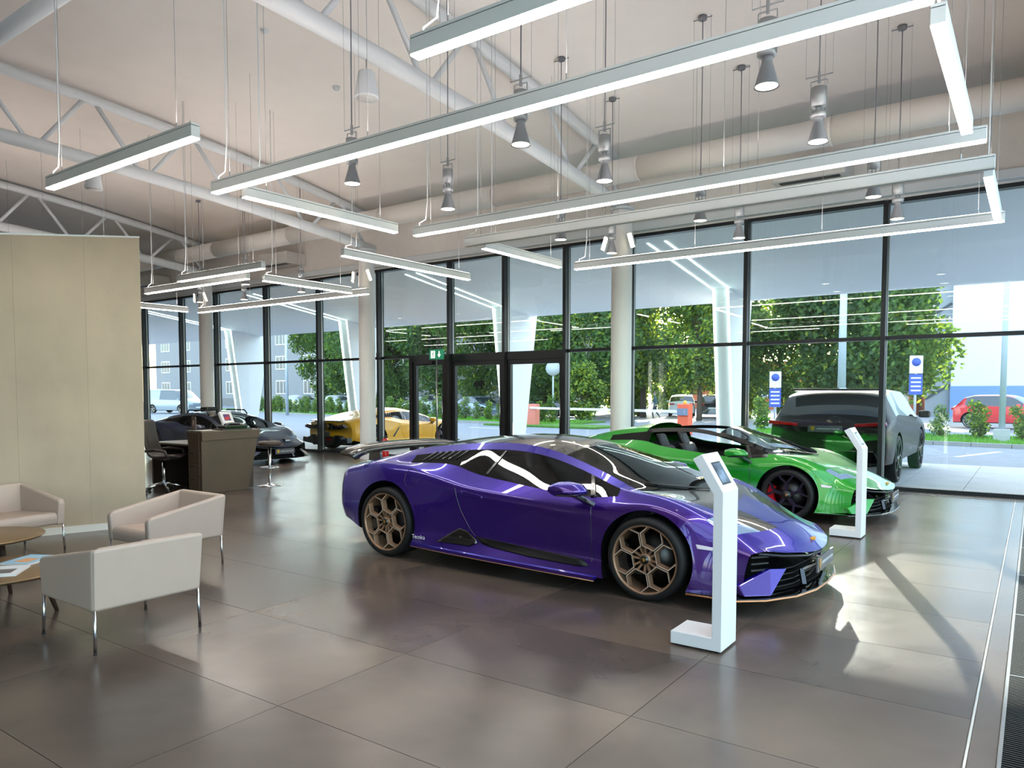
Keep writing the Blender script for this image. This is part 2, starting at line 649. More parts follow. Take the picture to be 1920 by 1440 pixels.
FRONT_X, REAR_X = 1.31, -1.31
RF, RR = .305, .322
def sport_mesh(rf=.362, rr=.385, dz=0.0):
    return loft_body(sport_rows(dz=dz), XS, (1.45, 2.33, .31, 2.3, .80), (1.3, 2.12, .16, 2.0, .80), sport_shift, sport_mats, sport_crease,
                     (7, 0), inset=(.12, -.07), cut=[(FRONT_X, .30 + dz * .5, rf, .60, 1.2), (REAR_X, .32 + dz * .5, rr, .58, 1.2)])

# ------------------------------------------------------------------ wheels (axis along local -y = outside)
def ring_poly(mb, pts, inner, y0, y1, mi=0, mi_edge=None):
    """closed polygonal ring, front face at y0, back at y1; pts and inner are (x, z) lists of equal length"""
    n = len(pts)
    v = [(x, y0, z) for x, z in pts] + [(x, y0, z) for x, z in inner] + [(x, y1, z) for x, z in pts] + [(x, y1, z) for x, z in inner]
    f, e = [], []
    for i in range(n):
        k = (i + 1) % n
        e.append((i, k, n + k, n + i))
        f.append((n + i, n + k, 3 * n + k, 3 * n + i))
        f.append((i, 2 * n + i, 2 * n + k, k))
    mb.add(v, f, mi)
    mb.add(v, e, mi if mi_edge is None else mi_edge)

def make_wheel(name, r, w, style, rim_m, edge_m, caliper_m, parent, loc, side):
    """side = +1: outside looks to local -y (camera side of the cars)"""
    root = bpy.data.objects.new('wheel', None)
    COL.objects.link(root)
    root.parent = parent
    root.location = loc
    if side < 0:
        root.rotation_euler = (0, 0, PI)
    key = (name, r, w, style)
    rim = r * .855
    if key not in WHEELS:
        t = MB()
        prof = [(rim - .012, -w * .47), (rim + .01, -w * .5), (r - .03, -w * .5), (r - .012, -w * .47), (r, -w * .38), (r, w * .38), (r - .012, w * .47), (r - .03, w * .5), (rim, w * .5), (rim - .012, w * .45)]
        t.lathe(prof, 56, 'y')
        for k in range(-2, 3):                       # tread grooves
            pass
        tyre = t.mesh('tyre'); tyre.materials.append(RUBBER)
        b = MB()
        b.lathe([(rim, -w * .47), (rim - .018, -w * .485), (rim - .022, -w * .42), (rim - .035, w * .3), (rim - .02, w * .45)], 56, 'y')
        barrel = b.mesh('rim_barrel'); barrel.materials.append(rim_m)
        s = MB()
        y0 = -w * .46
        if style == 'hex':
            h = (rim - .004) / 2.598                       # honeycomb of six cells round the hub
            rc = 1.732 * h
            for k in range(6):
                a0 = 2 * PI * k / 6 + R(12)
                ca, sa = math.cos(a0), math.sin(a0)
                def hexa(sc):
                    return [((rc + sc * h * math.cos(R(30 + 60 * q))) * ca - sc * h * math.sin(R(30 + 60 * q)) * sa, (rc + sc * h * math.cos(R(30 + 60 * q))) * sa + sc * h * math.sin(R(30 + 60 * q)) * ca) for q in range(6)]
                n = 6
                o2, i1, d2 = hexa(.955), hexa(.885), hexa(.76)
                vv = [(x, y0, z) for x, z in o2] + [(x, y0, z) for x, z in i1] + [(x, y0 + .04, z) for x, z in d2] + [(x, y0 + .03, z) for x, z in hexa(.93)]
                s.add(vv, [(i, (i + 1) % n, n + (i + 1) % n, n + i) for i in range(n)], 1)
                s.add(vv, [(n + i, n + (i + 1) % n, 2 * n + (i + 1) % n, 2 * n + i) for i in range(n)], 0)
                s.add(vv, [(3 * n + i, 3 * n + (i + 1) % n, (i + 1) % n, i) for i in range(n)], 0)
                for da in (-.22, .22):
                    s.bar((.035 * math.cos(a0 + R(30) + da), y0 + .03, .035 * math.sin(a0 + R(30) + da)), ((rc - h * .75) * 1.0 * math.cos(a0 + R(30) + da), y0 + .02, (rc - h * .75) * math.sin(a0 + R(30) + da)), .016, .02, (0, 1, 0), 0)
            s.lathe([(.0, y0 + .012), (.040, y0 + .012), (.046, y0 + .02), (.05, y0 + .06)], 20, 'y')
            s.lathe([(rim - .02, y0 + .012), (rim - .004, y0 + .002), (rim, y0 + .02)], 56, 'y')
        else:                                           # split Y spokes
            for k in range(5):
                a0 = 2 * PI * k / 5 + R(20)
                P = lambda rr, da: (rr * math.cos(a0 + da), rr * math.sin(a0 + da))
                c0, c1 = P(.03, 0), P(rim * .55, 0)
                s.bar((c0[0], y0 + .02, c0[1]), (c1[0], y0 + .012, c1[1]), .04, .03, (0, 1, 0), 0)
                for sg in (-1, 1):
                    c2, c3 = P(rim * .80, sg * .28), P(rim - .008, sg * .34)
                    s.bar((c1[0], y0 + .012, c1[1]), (c2[0], y0 + .006, c2[1]), .026, .028, (0, 1, 0), 0)
                    s.bar((c2[0], y0 + .006, c2[1]), (c3[0], y0 + .008, c3[1]), .022, .028, (0, 1, 0), 0)
            s.lathe([(.0, y0 - .002), (.04, y0 - .002), (.058, y0 + .01), (.064, y0 + .05)], 20, 'y')
        spokes = s.mesh('spokes'); spokes.materials.append(rim_m); spokes.materials.append(edge_m)
        c = MB(); c.lathe([(0, y0 - .006), (.028, y0 - .006), (.034, y0 + .004)], 20, 'y')
        capm = c.mesh('hub_cap'); capm.materials.append(GLOSS_BLACK)
        cg = MB()
        cg.prism([(-.011, .014), (.011, .014), (.010, -.004), (0, -.016), (-.010, -.004)], y0 - .0075, y0 - .005, 'xz')
        crest = cg.mesh('crest'); crest.materials.append(GOLD)
        d = MB(); d.lathe([(0, -w * .05), (rim * .80, -w * .05), (rim * .80, w * .1), (0, w * .1)], 40, 'y')
        disc = d.mesh('brake_disc'); disc.materials.append(DISC)
        ca_ = MB()
        for q in range(8):
            aa = R(150) + q * R(9)
            ca_.bar((rim * .78 * math.cos(aa), -w * .12, rim * .78 * math.sin(aa)), (rim * .78 * math.cos(aa + R(9.5)), -w * .12, rim * .78 * math.sin(aa + R(9.5))), .075, .07, (0, 1, 0))
        cal = ca_.mesh('brake_caliper'); cal.materials.append(caliper_m)
        h = MB(); h.lathe([(0, w * .44), (rim - .03, w * .44), (rim - .03, w * .3), (0, w * .3)], 32, 'y')
        back = h.mesh('wheel_back'); back.materials.append(WELL)
        WHEELS[key] = [('tyre', tyre), ('rim_barrel', barrel), ('spokes', spokes), ('hub_cap', capm), ('brake_disc', disc), ('brake_caliper', cal), ('inner_hub', back), ('crest', crest)]
    for nm, me in WHEELS[key]:
        o = bpy.data.objects.new(nm, me)
        COL.objects.link(o)
        o.parent = root
    return root
WHEELS = {}

def surf_pts(bvh, pts, off=0.004, side=-1):
    """drop (x, z) points sideways onto the body; returns points just outside the skin"""
    out = []
    for x, z in pts:
        h = bvh.ray_cast(Vector((x, side * 2.0, z)), Vector((0, -side, 0)))
        if h[0] is not None:
            out.append(Vector(h[0]) + Vector((0, side * off, 0)))
    return out

def resample(pts, n):
    P = [Vector(p) for p in pts]
    d = [0]
    for a, b in zip(P, P[1:]):
        d.append(d[-1] + (b - a).length)
    o = []
    for k in range(n):
        t = d[-1] * k / (n - 1)
        i = max(0, min(len(P) - 2, next((q for q in range(len(d) - 1) if d[q + 1] >= t), len(P) - 2)))
        u = (t - d[i]) / max(1e-9, d[i + 1] - d[i])
        o.append(P[i].lerp(P[i + 1], u))
    return o

def seam(name, bvh, pts, parent, m=None, r=.003, n=30, sides=(-1, 1)):
    for sd in sides:
        q = surf_pts(bvh, [(p.x, p.y) for p in resample([(x, z, 0) for x, z in pts], n)], .0, sd)
        if len(q) > 2:
            mb = MB(); mb.tube(q, r, 6)
            obj(name, mb, m or GLOSS_BLACK, parent)

def crest_plate(parent, loc, rz, w=.52, h=.11, big=True, text='LAMBORGHINI TALLINN'):
    mb = MB(); mb.box(-.006, .006, -w / 2, w / 2, -h / 2, h / 2)
    p = obj('number_plate', mb, PLATE_GREY, parent, loc, rz, bevel=.002, label='grey plate with gold crest and white lettering')
    c = MB()
    k = h * .38
    c.prism([(-w * .36 - k * .8, k), (-w * .36 + k * .8, k), (-w * .36 + k * .75, -k * .2), (-w * .36, -k), (-w * .36 - k * .75, -k * .2)], .0065, .009, 'yz')
    obj('crest', c, GOLD, p)
    text_mesh('lettering', text, h * .30, WHITE_PRINT, p, (.0075, w * .09, 0), (PI / 2, 0, PI / 2), .0006)
    return p

def make_seat(parent, x, y, m, trim=None):
    r = bpy.data.objects.new('seat', None); COL.objects.link(r); r.parent = parent; r.location = (x, y, 0)
    b = MB(); b.box(-.24, .26, -.23, .23, .26, .38); obj('cushion', b, m, r, bevel=.05, seg=3)
    b = MB(); b.prism([(-.22, .32), (-.08, .34), (-.30, .80), (-.40, .80)], -.23, .23, 'xz'); obj('backrest', b, m, r, bevel=.045, seg=3)
    b = MB(); b.prism([(-.31, .78), (-.40, .78), (-.47, .95), (-.40, .97)], -.12, .12, 'xz'); obj('headrest', b, m, r, bevel=.04, seg=3)
    return r

def cabin(root, me, lining=True, spyder=False, sgn=1):
    # sgn: side of the steering wheel (left-hand drive: +y is the car's left)
    if lining:
        want = (0, 1, 4) if not spyder else (0,)
        for sg in (-1, 1):
            q = liner(me, want, .022, (-.75, 1.3), sg)
            if len(q.polygons):
                obj('inner_lining', q, DASH, root)
    b = MB(); b.box(-1.0, 1.35, -.82, .82, .17, .21); obj('cabin_floor', b, DASH, root)
    b = MB(); b.box(-1.0, -.6, -.70, .70, .2, .84 if not spyder else .80); obj('bulkhead', b, DASH, root)
    b = MB(); b.prism([(.62, .50), (.66, .68), (.80, .735), (1.15, .72), (1.30, .64), (1.30, .3), (.9, .3)], -.72, .72, 'xz')
    obj('dashboard', b, DASH, root, bevel=.03)
    b = MB(); b.prism([(-.4, .21), (-.4, .42), (.62, .56), (.7, .21)], -.10, .10, 'xz'); obj('centre_console', b, DASH, root, bevel=.02)
    for y in (-.37, .37):
        make_seat(root, -.12, y, SEAT_BLACK)
    w = MB()
    pts = [(.0, .165 * math.cos(a), .165 * math.sin(a)) for a in np.linspace(0, 2 * PI, 25)]
    w.tube(pts, .016, 8, False)
    w.bar((0, -.16, 0), (0, .16, 0), .03, .02)
    w.bar((0, 0, 0), (0, 0, -.15), .03, .02, (0, 1, 0))
    sw = obj('steering_wheel', w, SEAT_BLACK, root, (.50, .37 * sgn, .66))
    sw.rotation_euler = (0, R(-18), 0)
# ------------------------------------------------------------------ the showroom shell
YW = 12.92                       # glass front
def ceil_z(y):
    return 6.50 - .0092 * (y - 3) ** 2
def up_z(y):
    return 6.38 - .0090 * (y - 3) ** 2
def low_z(y):
    return 5.38 - .0058 * (y - 3) ** 2

def tile_material():
    m = bpy.data.materials.new('stone_tile')
    m.use_nodes = True
    nt = m.node_tree; b = nt.nodes['Principled BSDF']
    tc = nt.nodes.new('ShaderNodeTexCoord'); oi = nt.nodes.new('ShaderNodeObjectInfo')
    ad = nt.nodes.new('ShaderNodeVectorMath'); ad.operation = 'ADD'
    sc = nt.nodes.new('ShaderNodeVectorMath'); sc.operation = 'SCALE'; sc.inputs[0].default_value = (37, 53, 11)
    nt.links.new(oi.outputs['Random'], sc.inputs['Scale'])
    nt.links.new(tc.outputs['Object'], ad.inputs[0]); nt.links.new(sc.outputs[0], ad.inputs[1])
    def noise(s, det, rough=.6, dist=0.0):
        n = nt.nodes.new('ShaderNodeTexNoise'); n.inputs['Scale'].default_value = s; n.inputs['Detail'].default_value = det
        n.inputs['Roughness'].default_value = rough; n.inputs['Distortion'].default_value = dist
        nt.links.new(ad.outputs[0], n.inputs['Vector']); return n
    n1 = noise(.9, 3, .45, .4); n2 = noise(2.2, 6, .55, .5)
    r1 = nt.nodes.new('ShaderNodeValToRGB'); e = r1.color_ramp.elements
    e[0].position = .3; e[0].color = srgb(76, 67, 62); e[1].position = .72; e[1].color = srgb(104, 90, 79)
    k = r1.color_ramp.elements.new(.5); k.color = srgb(90, 79, 72)
    nt.links.new(n1.outputs['Fac'], r1.inputs[0])
    mp = nt.nodes.new('ShaderNodeMapRange'); mp.inputs['From Min'].default_value = .3; mp.inputs['From Max'].default_value = .7
    mp.inputs['To Min'].default_value = .93; mp.inputs['To Max'].default_value = 1.06
    nt.links.new(n2.outputs['Fac'], mp.inputs['Value'])
    ml = nt.nodes.new('ShaderNodeVectorMath'); ml.operation = 'SCALE'
    nt.links.new(r1.outputs[0], ml.inputs[0]); nt.links.new(mp.outputs[0], ml.inputs['Scale'])
    tr = nt.nodes.new('ShaderNodeMapRange'); tr.inputs['To Min'].default_value = .96; tr.inputs['To Max'].default_value = 1.03
    nt.links.new(oi.outputs['Random'], tr.inputs['Value'])
    m2 = nt.nodes.new('ShaderNodeVectorMath'); m2.operation = 'SCALE'
    nt.links.new(ml.outputs[0], m2.inputs[0]); nt.links.new(tr.outputs[0], m2.inputs['Scale'])
    nt.links.new(m2.outputs[0], b.inputs['Base Color'])
    rr = nt.nodes.new('ShaderNodeMapRange'); rr.inputs['From Min'].default_value = .3; rr.inputs['From Max'].default_value = .7
    rr.inputs['To Min'].default_value = .20; rr.inputs['To Max'].default_value = .25
    nt.links.new(n2.outputs['Fac'], rr.inputs['Value']); nt.links.new(rr.outputs[0], b.inputs['Roughness'])
    b.inputs['Specular IOR Level'].default_value = .5
    bp = nt.nodes.new('ShaderNodeBump'); bp.inputs['Strength'].default_value = .02; bp.inputs['Distance'].default_value = .004
    nt.links.new(n2.outputs['Fac'], bp.inputs['Height']); nt.links.new(bp.outputs[0], b.inputs['Normal'])
    return m
TILE = tile_material()
GROUT = mat('grout', (142, 134, 124), .8)
WALLW = mat('white_plaster', (236, 230, 224), .75, noise=.02)
CEILM = mat('ceiling_white', (232, 224, 218), .8, noise=.02, nscale=2)
STEELW = mat('white_steel', (222, 226, 228), .4)
FRAME = mat('dark_frame', (40, 42, 45), .38, metal=.4)
FRAME_IN = mat('frame_light_edge', (150, 152, 152), .35, metal=.6)
PANE = thin_glass('window_glass', (238, 244, 243), refl=1.0, ior=1.52)

mb = MB(); mb.box(-30, .32, -6.5, YW + .1, -.15, -.005)
floor = struct('floor', mb, GROUT)
TX, TY, GAP = 1.44, .88, .004
tm = MB(); tm.box(-TX / 2 + GAP / 2, TX / 2 - GAP / 2, -TY / 2 + GAP / 2, TY / 2 - GAP / 2, -.014, 0.0)
tile_me = tm.mesh('tile'); tile_me.materials.append(TILE)
cand, rest = [], []
for ix in range(-21, 2):
    for iy in range(-11, 14):
        x0 = -1.5 + ix * TX; y0 = 3.08 + iy * TY
        x1, y1 = min(x0 + TX, -.20), min(y0 + TY, 12.52)
        if x1 - x0 < .05 or y1 - y0 < .05:
            continue
        full = abs(x1 - x0 - TX) < 1e-3 and abs(y1 - y0 - TY) < 1e-3
        cx, cy = (x0 + x1) / 2, (y0 + y1) / 2
        q = px_of((cx, cy, 0))
        vis = q is not None and -250 < q[0] < 2150 and q[1] < 1750
        cand.append((vis, math.hypot(cx, cy), x0, x1, y0, y1, full))
cand.sort(key=lambda c: (not c[0], c[1]))
rm = MB()
for k, (vis, d, x0, x1, y0, y1, full) in enumerate(cand):
    if vis and k < 290:
        if full:
            o = bpy.data.objects.new('tile', tile_me); COL.objects.link(o); o.parent = floor
            o.location = ((x0 + x1) / 2, (y0 + y1) / 2, 0)
        else:
            b = MB(); hx, hy = (x1 - x0) / 2 - GAP / 2, (y1 - y0) / 2 - GAP / 2
            b.box(-hx, hx, -hy, hy, -.014, 0)
            obj('tile', b, TILE, floor, ((x0 + x1) / 2, (y0 + y1) / 2, 0))
    else:
        rm.box(x0 + GAP / 2, x1 - GAP / 2, y0 + GAP / 2, y1 - GAP / 2, -.014, 0)
obj('tile_field', rm, TILE, floor, kind='stuff')
b = MB(); b.box(-.198, -.188, -6, 12.5, -.01, .001)
obj('metal_strip', b, mat('bright_strip', (230, 228, 220), .25, metal=.6), floor)
b = MB(); b.box(-.185, -.09, -6, 12.5, -.014, 0)
obj('edge_tile', b, TILE, floor)

# convector grilles let into the floor
GR = mat('grille_black', (20, 21, 23), .4, metal=.5)
for nm, ax in (('front', 'x'), ('side', 'y')):
    t = thing('floor_grille', 'black slatted floor grille along the %s' % ('glass front behind the green car' if ax == 'x' else 'right edge of the showroom floor'), 'grille',
              (0, 0, 0))
    b = MB(); s = MB()
    if ax == 'x':
        b.box(-28, .2, 12.525, 12.54, -.02, .003); b.box(-28, .2, 12.74, 12.755, -.02, .003); b.box(-28, .2, 12.54, 12.74, -.03, -.02)
        x = -27.9
        while x < .2:
            s.box(x, x + .012, 12.54, 12.74, -.018, .002); x += .034 if x > -12 else .1
    else:
        b.box(-.085, -.07, -2, 12.5, -.02, .003); b.box(.235, .25, -2, 12.5, -.02, .003); b.box(-.07, .235, -2, 12.5, -.03, -.02)
        y = 1.0
        while y < 12.5:
            s.box(-.07, .235, y, y + .010, -.018, .002); y += .022
        for yy in (2.0, 3.35, 4.7, 6.05, 7.4, 8.75, 10.1, 11.4):
            b.box(-.07, .235, yy, yy + .012, -.02, .003)
    obj('grille_frame', b, FRAME_IN if ax == 'y' else GR, t)
    obj('slat', s, GR, t, kind='stuff')

# ---- glass front
XM = [.28, -1.98, -4.14, -6.34, -7.78, -9.29, -10.82, -13.05, -15.25, -17.45, -19.80, -21.64, -23.8, -26.0, -28.2]
ZT, ZH = 2.385, 4.48
def mullion(parent, x, z0, z1, w=.055):
    b = MB(); b.box(x - w / 2, x + w / 2, YW - .13, YW + .07, z0, z1); obj('mullion', b, FRAME, parent, bevel=.004)
    b = MB(); b.box(x + w / 2, x + w / 2 + .012, YW - .015, YW + .02, z0, z1); obj('glazing_bead', b, FRAME_IN, parent)
def pane(parent, x0, x1, z0, z1, y=YW):
    b = MB(); b.box(x0, x1, y - .004, y + .004, z0, z1); return obj('pane', b, PANE, parent)
def leaf(parent, x0, x1, z0, z1, fw=.10):
    b = MB(); b.box(x0, x0 + fw, YW - .06, YW + .03, z0, z1); b.box(x1 - fw, x1, YW - .06, YW + .03, z0, z1)
    b.box(x0 + fw, x1 - fw, YW - .06, YW + .03, z1 - fw, z1); b.box(x0 + fw, x1 - fw, YW - .06, YW + .03, z0, z0 + fw * 1.3)
    l = obj('door_leaf', b, FRAME, parent, bevel=.004)
    pane(l, x0 + fw, x1 - fw, z0 + fw * 1.3, z1 - fw)
    b = MB(); b.tube([(x1 - fw / 2, YW - .11, .75), (x1 - fw / 2, YW - .11, 1.45)], .012, 8)
    b.bar((x1 - fw / 2, YW - .11, .8), (x1 - fw / 2, YW - .05, .8), .015, .015); b.bar((x1 - fw / 2, YW - .11, 1.4), (x1 - fw / 2, YW - .05, 1.4), .015, .015)
    obj('door_handle', b, STEEL, l)
    return l
nwin = ndoor = 0
for k in range(len(XM) - 1):
    x1, x0 = XM[k], XM[k + 1]
    nwin += 1
    w = struct('window_%d' % nwin)
    mullion(w, x0, 0, ZH, .07)
    pane(w, x0 + .03, x1 - .03, ZT + .03, ZH - .03)
    b = MB(); b.box(x0 + .0275, x1 - .0275, YW - .06, YW + .05, ZT - .03, ZT + .03); obj('transom', b, FRAME, w)
    b = MB(); b.box(x0 + .0275, x1 - .0275, YW - .09, YW + .06, ZH - .03, ZH + .03); obj('head_rail', b, FRAME, w)
    if k in (4, 5):                                   # double door
        if k == 4:
            ndoor += 1; dd = struct('door_%d' % ndoor)
        b = MB(); b.box(x0 + .0275, x1 - .0275, YW - .08, YW + .05, 2.24, ZT - .03); obj('door_head', b, FRAME, dd)
        leaf(dd, x0 + .05, x1 - .05, .01, 2.24, .095)
        b = MB(); b.box(x0 - .01, x0 + .07, YW - .11, YW + .06, 0, 2.3); obj('door_post', b, mat('bronze_black', (26, 23, 22), .4, metal=.3), dd)
    elif k == 6:                                      # single door next to a fixed light
        ndoor += 1; ds = struct('door_%d' % ndoor)
        b = MB(); b.box(-12.05, -11.95, YW - .09, YW + .05, 0, ZT - .03); b.box(-10.96, -10.80, YW - .11, YW + .06, 0, ZT - .03); obj('door_post', b, mat('bronze_black', (26, 23, 22), .4, metal=.3), ds)
        b = MB(); b.box(-11.95, -10.96, YW - .08, YW + .05, 2.26, ZT - .03); obj('door_head', b, FRAME, ds)
        leaf(ds, -11.94, -10.97, .01, 2.26, .085)
        b = MB(); b.box(-11.8, -11.3, YW - .13, YW - .07, 2.20, 2.26); obj('door_closer', b, BLACK_PLASTIC, ds)
        pane(w, x0 + .03, -12.05, .06, ZT - .03)
        b = MB(); b.box(x0 + .0275, -12.05, YW - .06, YW + .05, 0, .06); obj('sill', b, FRAME, w)
    else:
        pane(w, x0 + .03, x1 - .03, .06, ZT - .03)
        b = MB(); b.box(x0 + .0275, x1 - .0275, YW - .06, YW + .05, 0, .06); obj('sill', b, FRAME, w)
# lettering on the door glass, applied outside and so seen reversed from inside
INK = mat('door_ink', (20, 22, 22), .6)
sgn = thing('door_lettering', 'black reversed lettering and emblem on the double door glass', 'lettering', (-9.75, YW + .006, 1.44))
text_mesh('shop_name', 'LAMBORGHINI', .085, INK, sgn, (.22, 0, 0), (PI / 2, 0, PI), .0008)
text_mesh('shop_name', 'TALLINN', .085, INK, sgn, (-.30, 0, 0), (PI / 2, 0, PI), .0008)
for q, (yy, ww) in enumerate(((-.085, .34), (-.125, .22), (-.165, .30))):
    b = MB(); b.box(.35 - ww, .35, -.0008, .0008, yy - .006, yy + .006); obj('small_print', b, INK, sgn)
b = MB()
bull = [(-.16, .06), (-.10, .10), (-.02, .085), (.05, .12), (.10, .10), (.13, .05), (.15, .0), (.12, -.02), (.08, .02), (.06, -.03), (.09, -.09), (.05, -.10), (.02, -.03), (-.05, -.02), (-.08, -.10), (-.12, -.11), (-.10, -.04), (-.14, .0), (-.17, -.05), (-.19, -.02)]
b.prism(bull, -.0008, .0008, 'xz'); obj('emblem', b, INK, sgn, (-.27, 0, .27))

# side glazing on the right, just outside the view
for k in range(9):
    y0, y1 = -6.4 + k * 2.147, -6.4 + (k + 1) * 2.147
    nwin += 1
    w = struct('window_%d' % nwin)
    b = MB(); b.box(.30, .46, y1 - .03, y1 + .03, 0, ZH); obj('mullion', b, FRAME, w)
    b = MB(); b.box(.30, .42, y0 + .03, y1 - .03, ZT - .03, ZT + .03); obj('transom', b, FRAME, w)
    for z0, z1 in ((.05, ZT - .03), (ZT + .03, ZH)):
        b = MB(); b.box(.376, .384, y0 + .03, y1 - .03, z0, z1); obj('pane', b, PANE, w)

b = MB(); b.box(-30, .5, YW - .10, YW + .12, ZH + .03, 5.75); struct('wall_front', b, WALLW)
b = MB(); b.box(-28.2, .28, YW - .24, YW - .10, ZH + .06, ZH + .20); struct('trim_1', b, STEELW, bevel=.01)
b = MB(); b.box(.30, .5, -6.5, YW, ZH, 6.6); struct('wall_right', b, WALLW)
b = MB(); b.box(-30.2, .5, -6.7, -6.5, 0, 6.6); struct('wall_back', b, WALLW)
b = MB(); b.box(-30.2, -30, -6.5, YW + .1, 0, 6.6); struct('wall_left', b, WALLW)
# vaulted ceiling
V, F = [], []
N = 40
for k in range(N + 1):
    y = -6.6 + (YW + .1 + 6.6) * k / N
    for x in (-30.2, .5):
        V += [(x, y, ceil_z(y)), (x, y, ceil_z(y) + .25)]
for k in range(N):
    a, c = k * 4, (k + 1) * 4
    F += [(a, a + 2, c + 2, c), (a + 1, c + 1, c + 3, a + 3), (a, c, c + 1, a + 1), (a + 2, a + 3, c + 3, c + 2)]
b = MB(); b.add(V, F, 0, True); struct('ceiling', b, CEILM)

# round columns
for k, x in enumerate((-6.16, -12.70, -19.15, -25.6)):
    t = thing('round_column', ['white round column behind the green car', 'white round column beside the fire extinguisher', 'white round column behind the slate blue car', 'white round column at the far left end'][k], 'column', (x, 12.12, 0), 0, 'round columns along the glass front')
    b = MB(); b.lathe([(.185, 0), (.185, 4.78)], 40); b.lathe([(0, .001), (.185, .001)], 40); obj('shaft', b, mat('column_white', (226, 224, 222), .45), t)
    b = MB(); b.lathe([(0, 4.78), (.10, 4.78), (.22, 4.80), (.22, 4.84), (0, 4.84)], 32); obj('cap_plate', b, STEELW, t)
    # pair of small adjustable floodlights
    for sd, tilt in ((-1, .5), (1, .15)):
        f = bpy.data.objects.new('floodlight', None); COL.objects.link(f); f.parent = t; f.location = (sd * .26, -.14, 4.22)
        f.rotation_euler = (R(18), sd * -tilt, 0)
        b = MB(); b.box(-.045, .045, -.03, .03, -.14, .14); obj('housing', b, STEELW, f, bevel=.008)
        b = MB(); b.box(-.036, .036, -.034, -.030, -.12, .12); obj('lens', b, mat('flood_glow', (255, 240, 205), emit=14, emit_col=(255, 236, 190)), f)
        b = MB(); b.bar((0, .03, 0), (-sd * .12, .10, .02), .02, .02); obj('bracket', b, STEELW, f)

# ---- free-standing plaster partition on the left
PL = mat('trowelled_plaster', (178, 161, 138), .58, noise=.12, nscale=1.4, bump=.5, bscale=4, stretch=(1, 1, .7))
d = Vector((-.296, -.955)); nrm = Vector((.955, -.296))
pw = struct('wall_partition', None, loc=(-8.30, 4.45, 0))
pw.rotation_euler = (0, 0, math.atan2(d.y, d.x))
seams = [0, .55, 1.20, 2.2, 3.6, 5.0]
ptop = lambda u: 3.26 - .10 * u
for a, c in zip(seams, seams[1:]):
    b = MB(); b.prism([(a + .0006, .075), (c - .0006, .075), (c - .0006, ptop(c)), (a + .0006, ptop(a))], 0, .02, 'xz'); obj('wall_panel', b, PL, pw)
b = MB(); b.prism([(0, 0), (5, 0), (5, ptop(5) - .004), (0, ptop(0) - .004)], -.16, 0, 'xz'); obj('wall_core', b, WALLW, pw)
b = MB(); b.prism([(-.004, ptop(0)), (5, ptop(5)), (5, ptop(5) + .018), (-.004, ptop(0) + .018)], -.165, .022, 'xz'); obj('wall_cap', b, STEELW, pw)
rnd = random.Random(3)
for k in range(44):                                      # raised trowel marks
    u, z = rnd.uniform(.05, 1.55), rnd.uniform(.3, 2.95)
    a = rnd.choice((1, -1)) * rnd.uniform(.4, 1.3); L = rnd.uniform(.05, .16)
    b = MB(); b.bar((u, .0205, z), (u + L * math.cos(a), .0205, z + L * math.sin(a)), .016, .005, (0, 1, 0)); obj('trowel_mark', b, PL, pw)
b = MB(); b.box(0, 5.0, .0, .032, 0, .075); o = obj('baseboard', b, mat('baseboard_white', (222, 218, 210), .5), pw)
# ------------------------------------------------------------------ roof steel and ceiling services
ORD = ['nearest', 'second nearest', 'third nearest', 'farthest']
for k, x in enumerate((-6.2, -12.7, -19.15, -25.6)):
    t = thing('roof_truss', '%s white arched tubular roof truss under the vault' % ORD[k], 'truss', (x, 0, 0), 0, 'arched roof trusses')
    ys = np.linspace(-6.2, 12.35, 24)
    b = MB(); b.tube([(0, y, low_z(y)) for y in ys], .105, 14); obj('lower_chord', b, STEELW, t)
    ys2 = np.linspace(-6.2, 12.35, 24)
    b = MB(); b.tube([(0, y, up_z(y)) for y in ys2], .085, 14); obj('upper_chord', b, STEELW, t)
    lows = [5.2 + 1.75 * q for q in range(-6, 5)]
    ups = [6.05 + 1.75 * q for q in range(-7, 4)]
    for yl in lows:
        for yu in ups:
            if abs(yl - yu) < 1.2:
                b = MB(); b.tube([(0, yl + (.06 if yu > yl else -.06), low_z(yl)), (0, yu - (.06 if yu > yl else -.06), up_z(yu))], .036, 10)
                obj('web_tube', b, STEELW, t)
    b = MB(); b.tube([(0, 12.12, 4.84), (0, 12.12, low_z(12.12))], .10, 14); obj('column_stub', b, STEELW, t)
for k, y in enumerate((3.42,)):
    b = MB(); b.tube([(-29.5, y, 5.30), (0.3, y, 5.30)], .085, 14)
    tag(obj('tie_tube', b, STEELW), 'white steel tie tube crossing the top left corner', 'tube')
DUCT = mat('duct_white', (222, 218, 212), .5)
t = thing('air_duct', 'long white round ventilation duct running along the glass front', 'duct')
for k in range(10):
    x0 = -29.5 + k * 3.0
    b = MB(); b.tube([(x0 + .01, 11.45, 5.27), (min(x0 + 2.99, .25), 11.45, 5.27)], .20, 24); obj('duct_section', b, DUCT, t)
    b = MB(); b.lathe([(.204, -.02), (.212, 0), (.204, .02)], 24, 'x', (x0, 11.45, 5.27)); obj('joint_ring', b, DUCT, t)
for k, (x, lab) in enumerate(((-16.2, 'second white ceiling air unit with a black slot, above the blue car'), (-22.6, 'white ceiling air unit with black slot nearest the partition edge'), (-3.0, 'white air unit under the vault at the right, above the green car'))):
    t = thing('air_unit', lab, 'air unit', (x, 12.45, 4.86), 0, 'air units above the glass front')
    b = MB(); b.box(-.55, .55, -.28, .36, 0, .30); obj('casing', b, DUCT, t, bevel=.02)
    b = MB(); b.box(-.45, .45, -.22, -.08, -.006, .002); obj('outlet_slot', b, BLACK_PLASTIC, t)

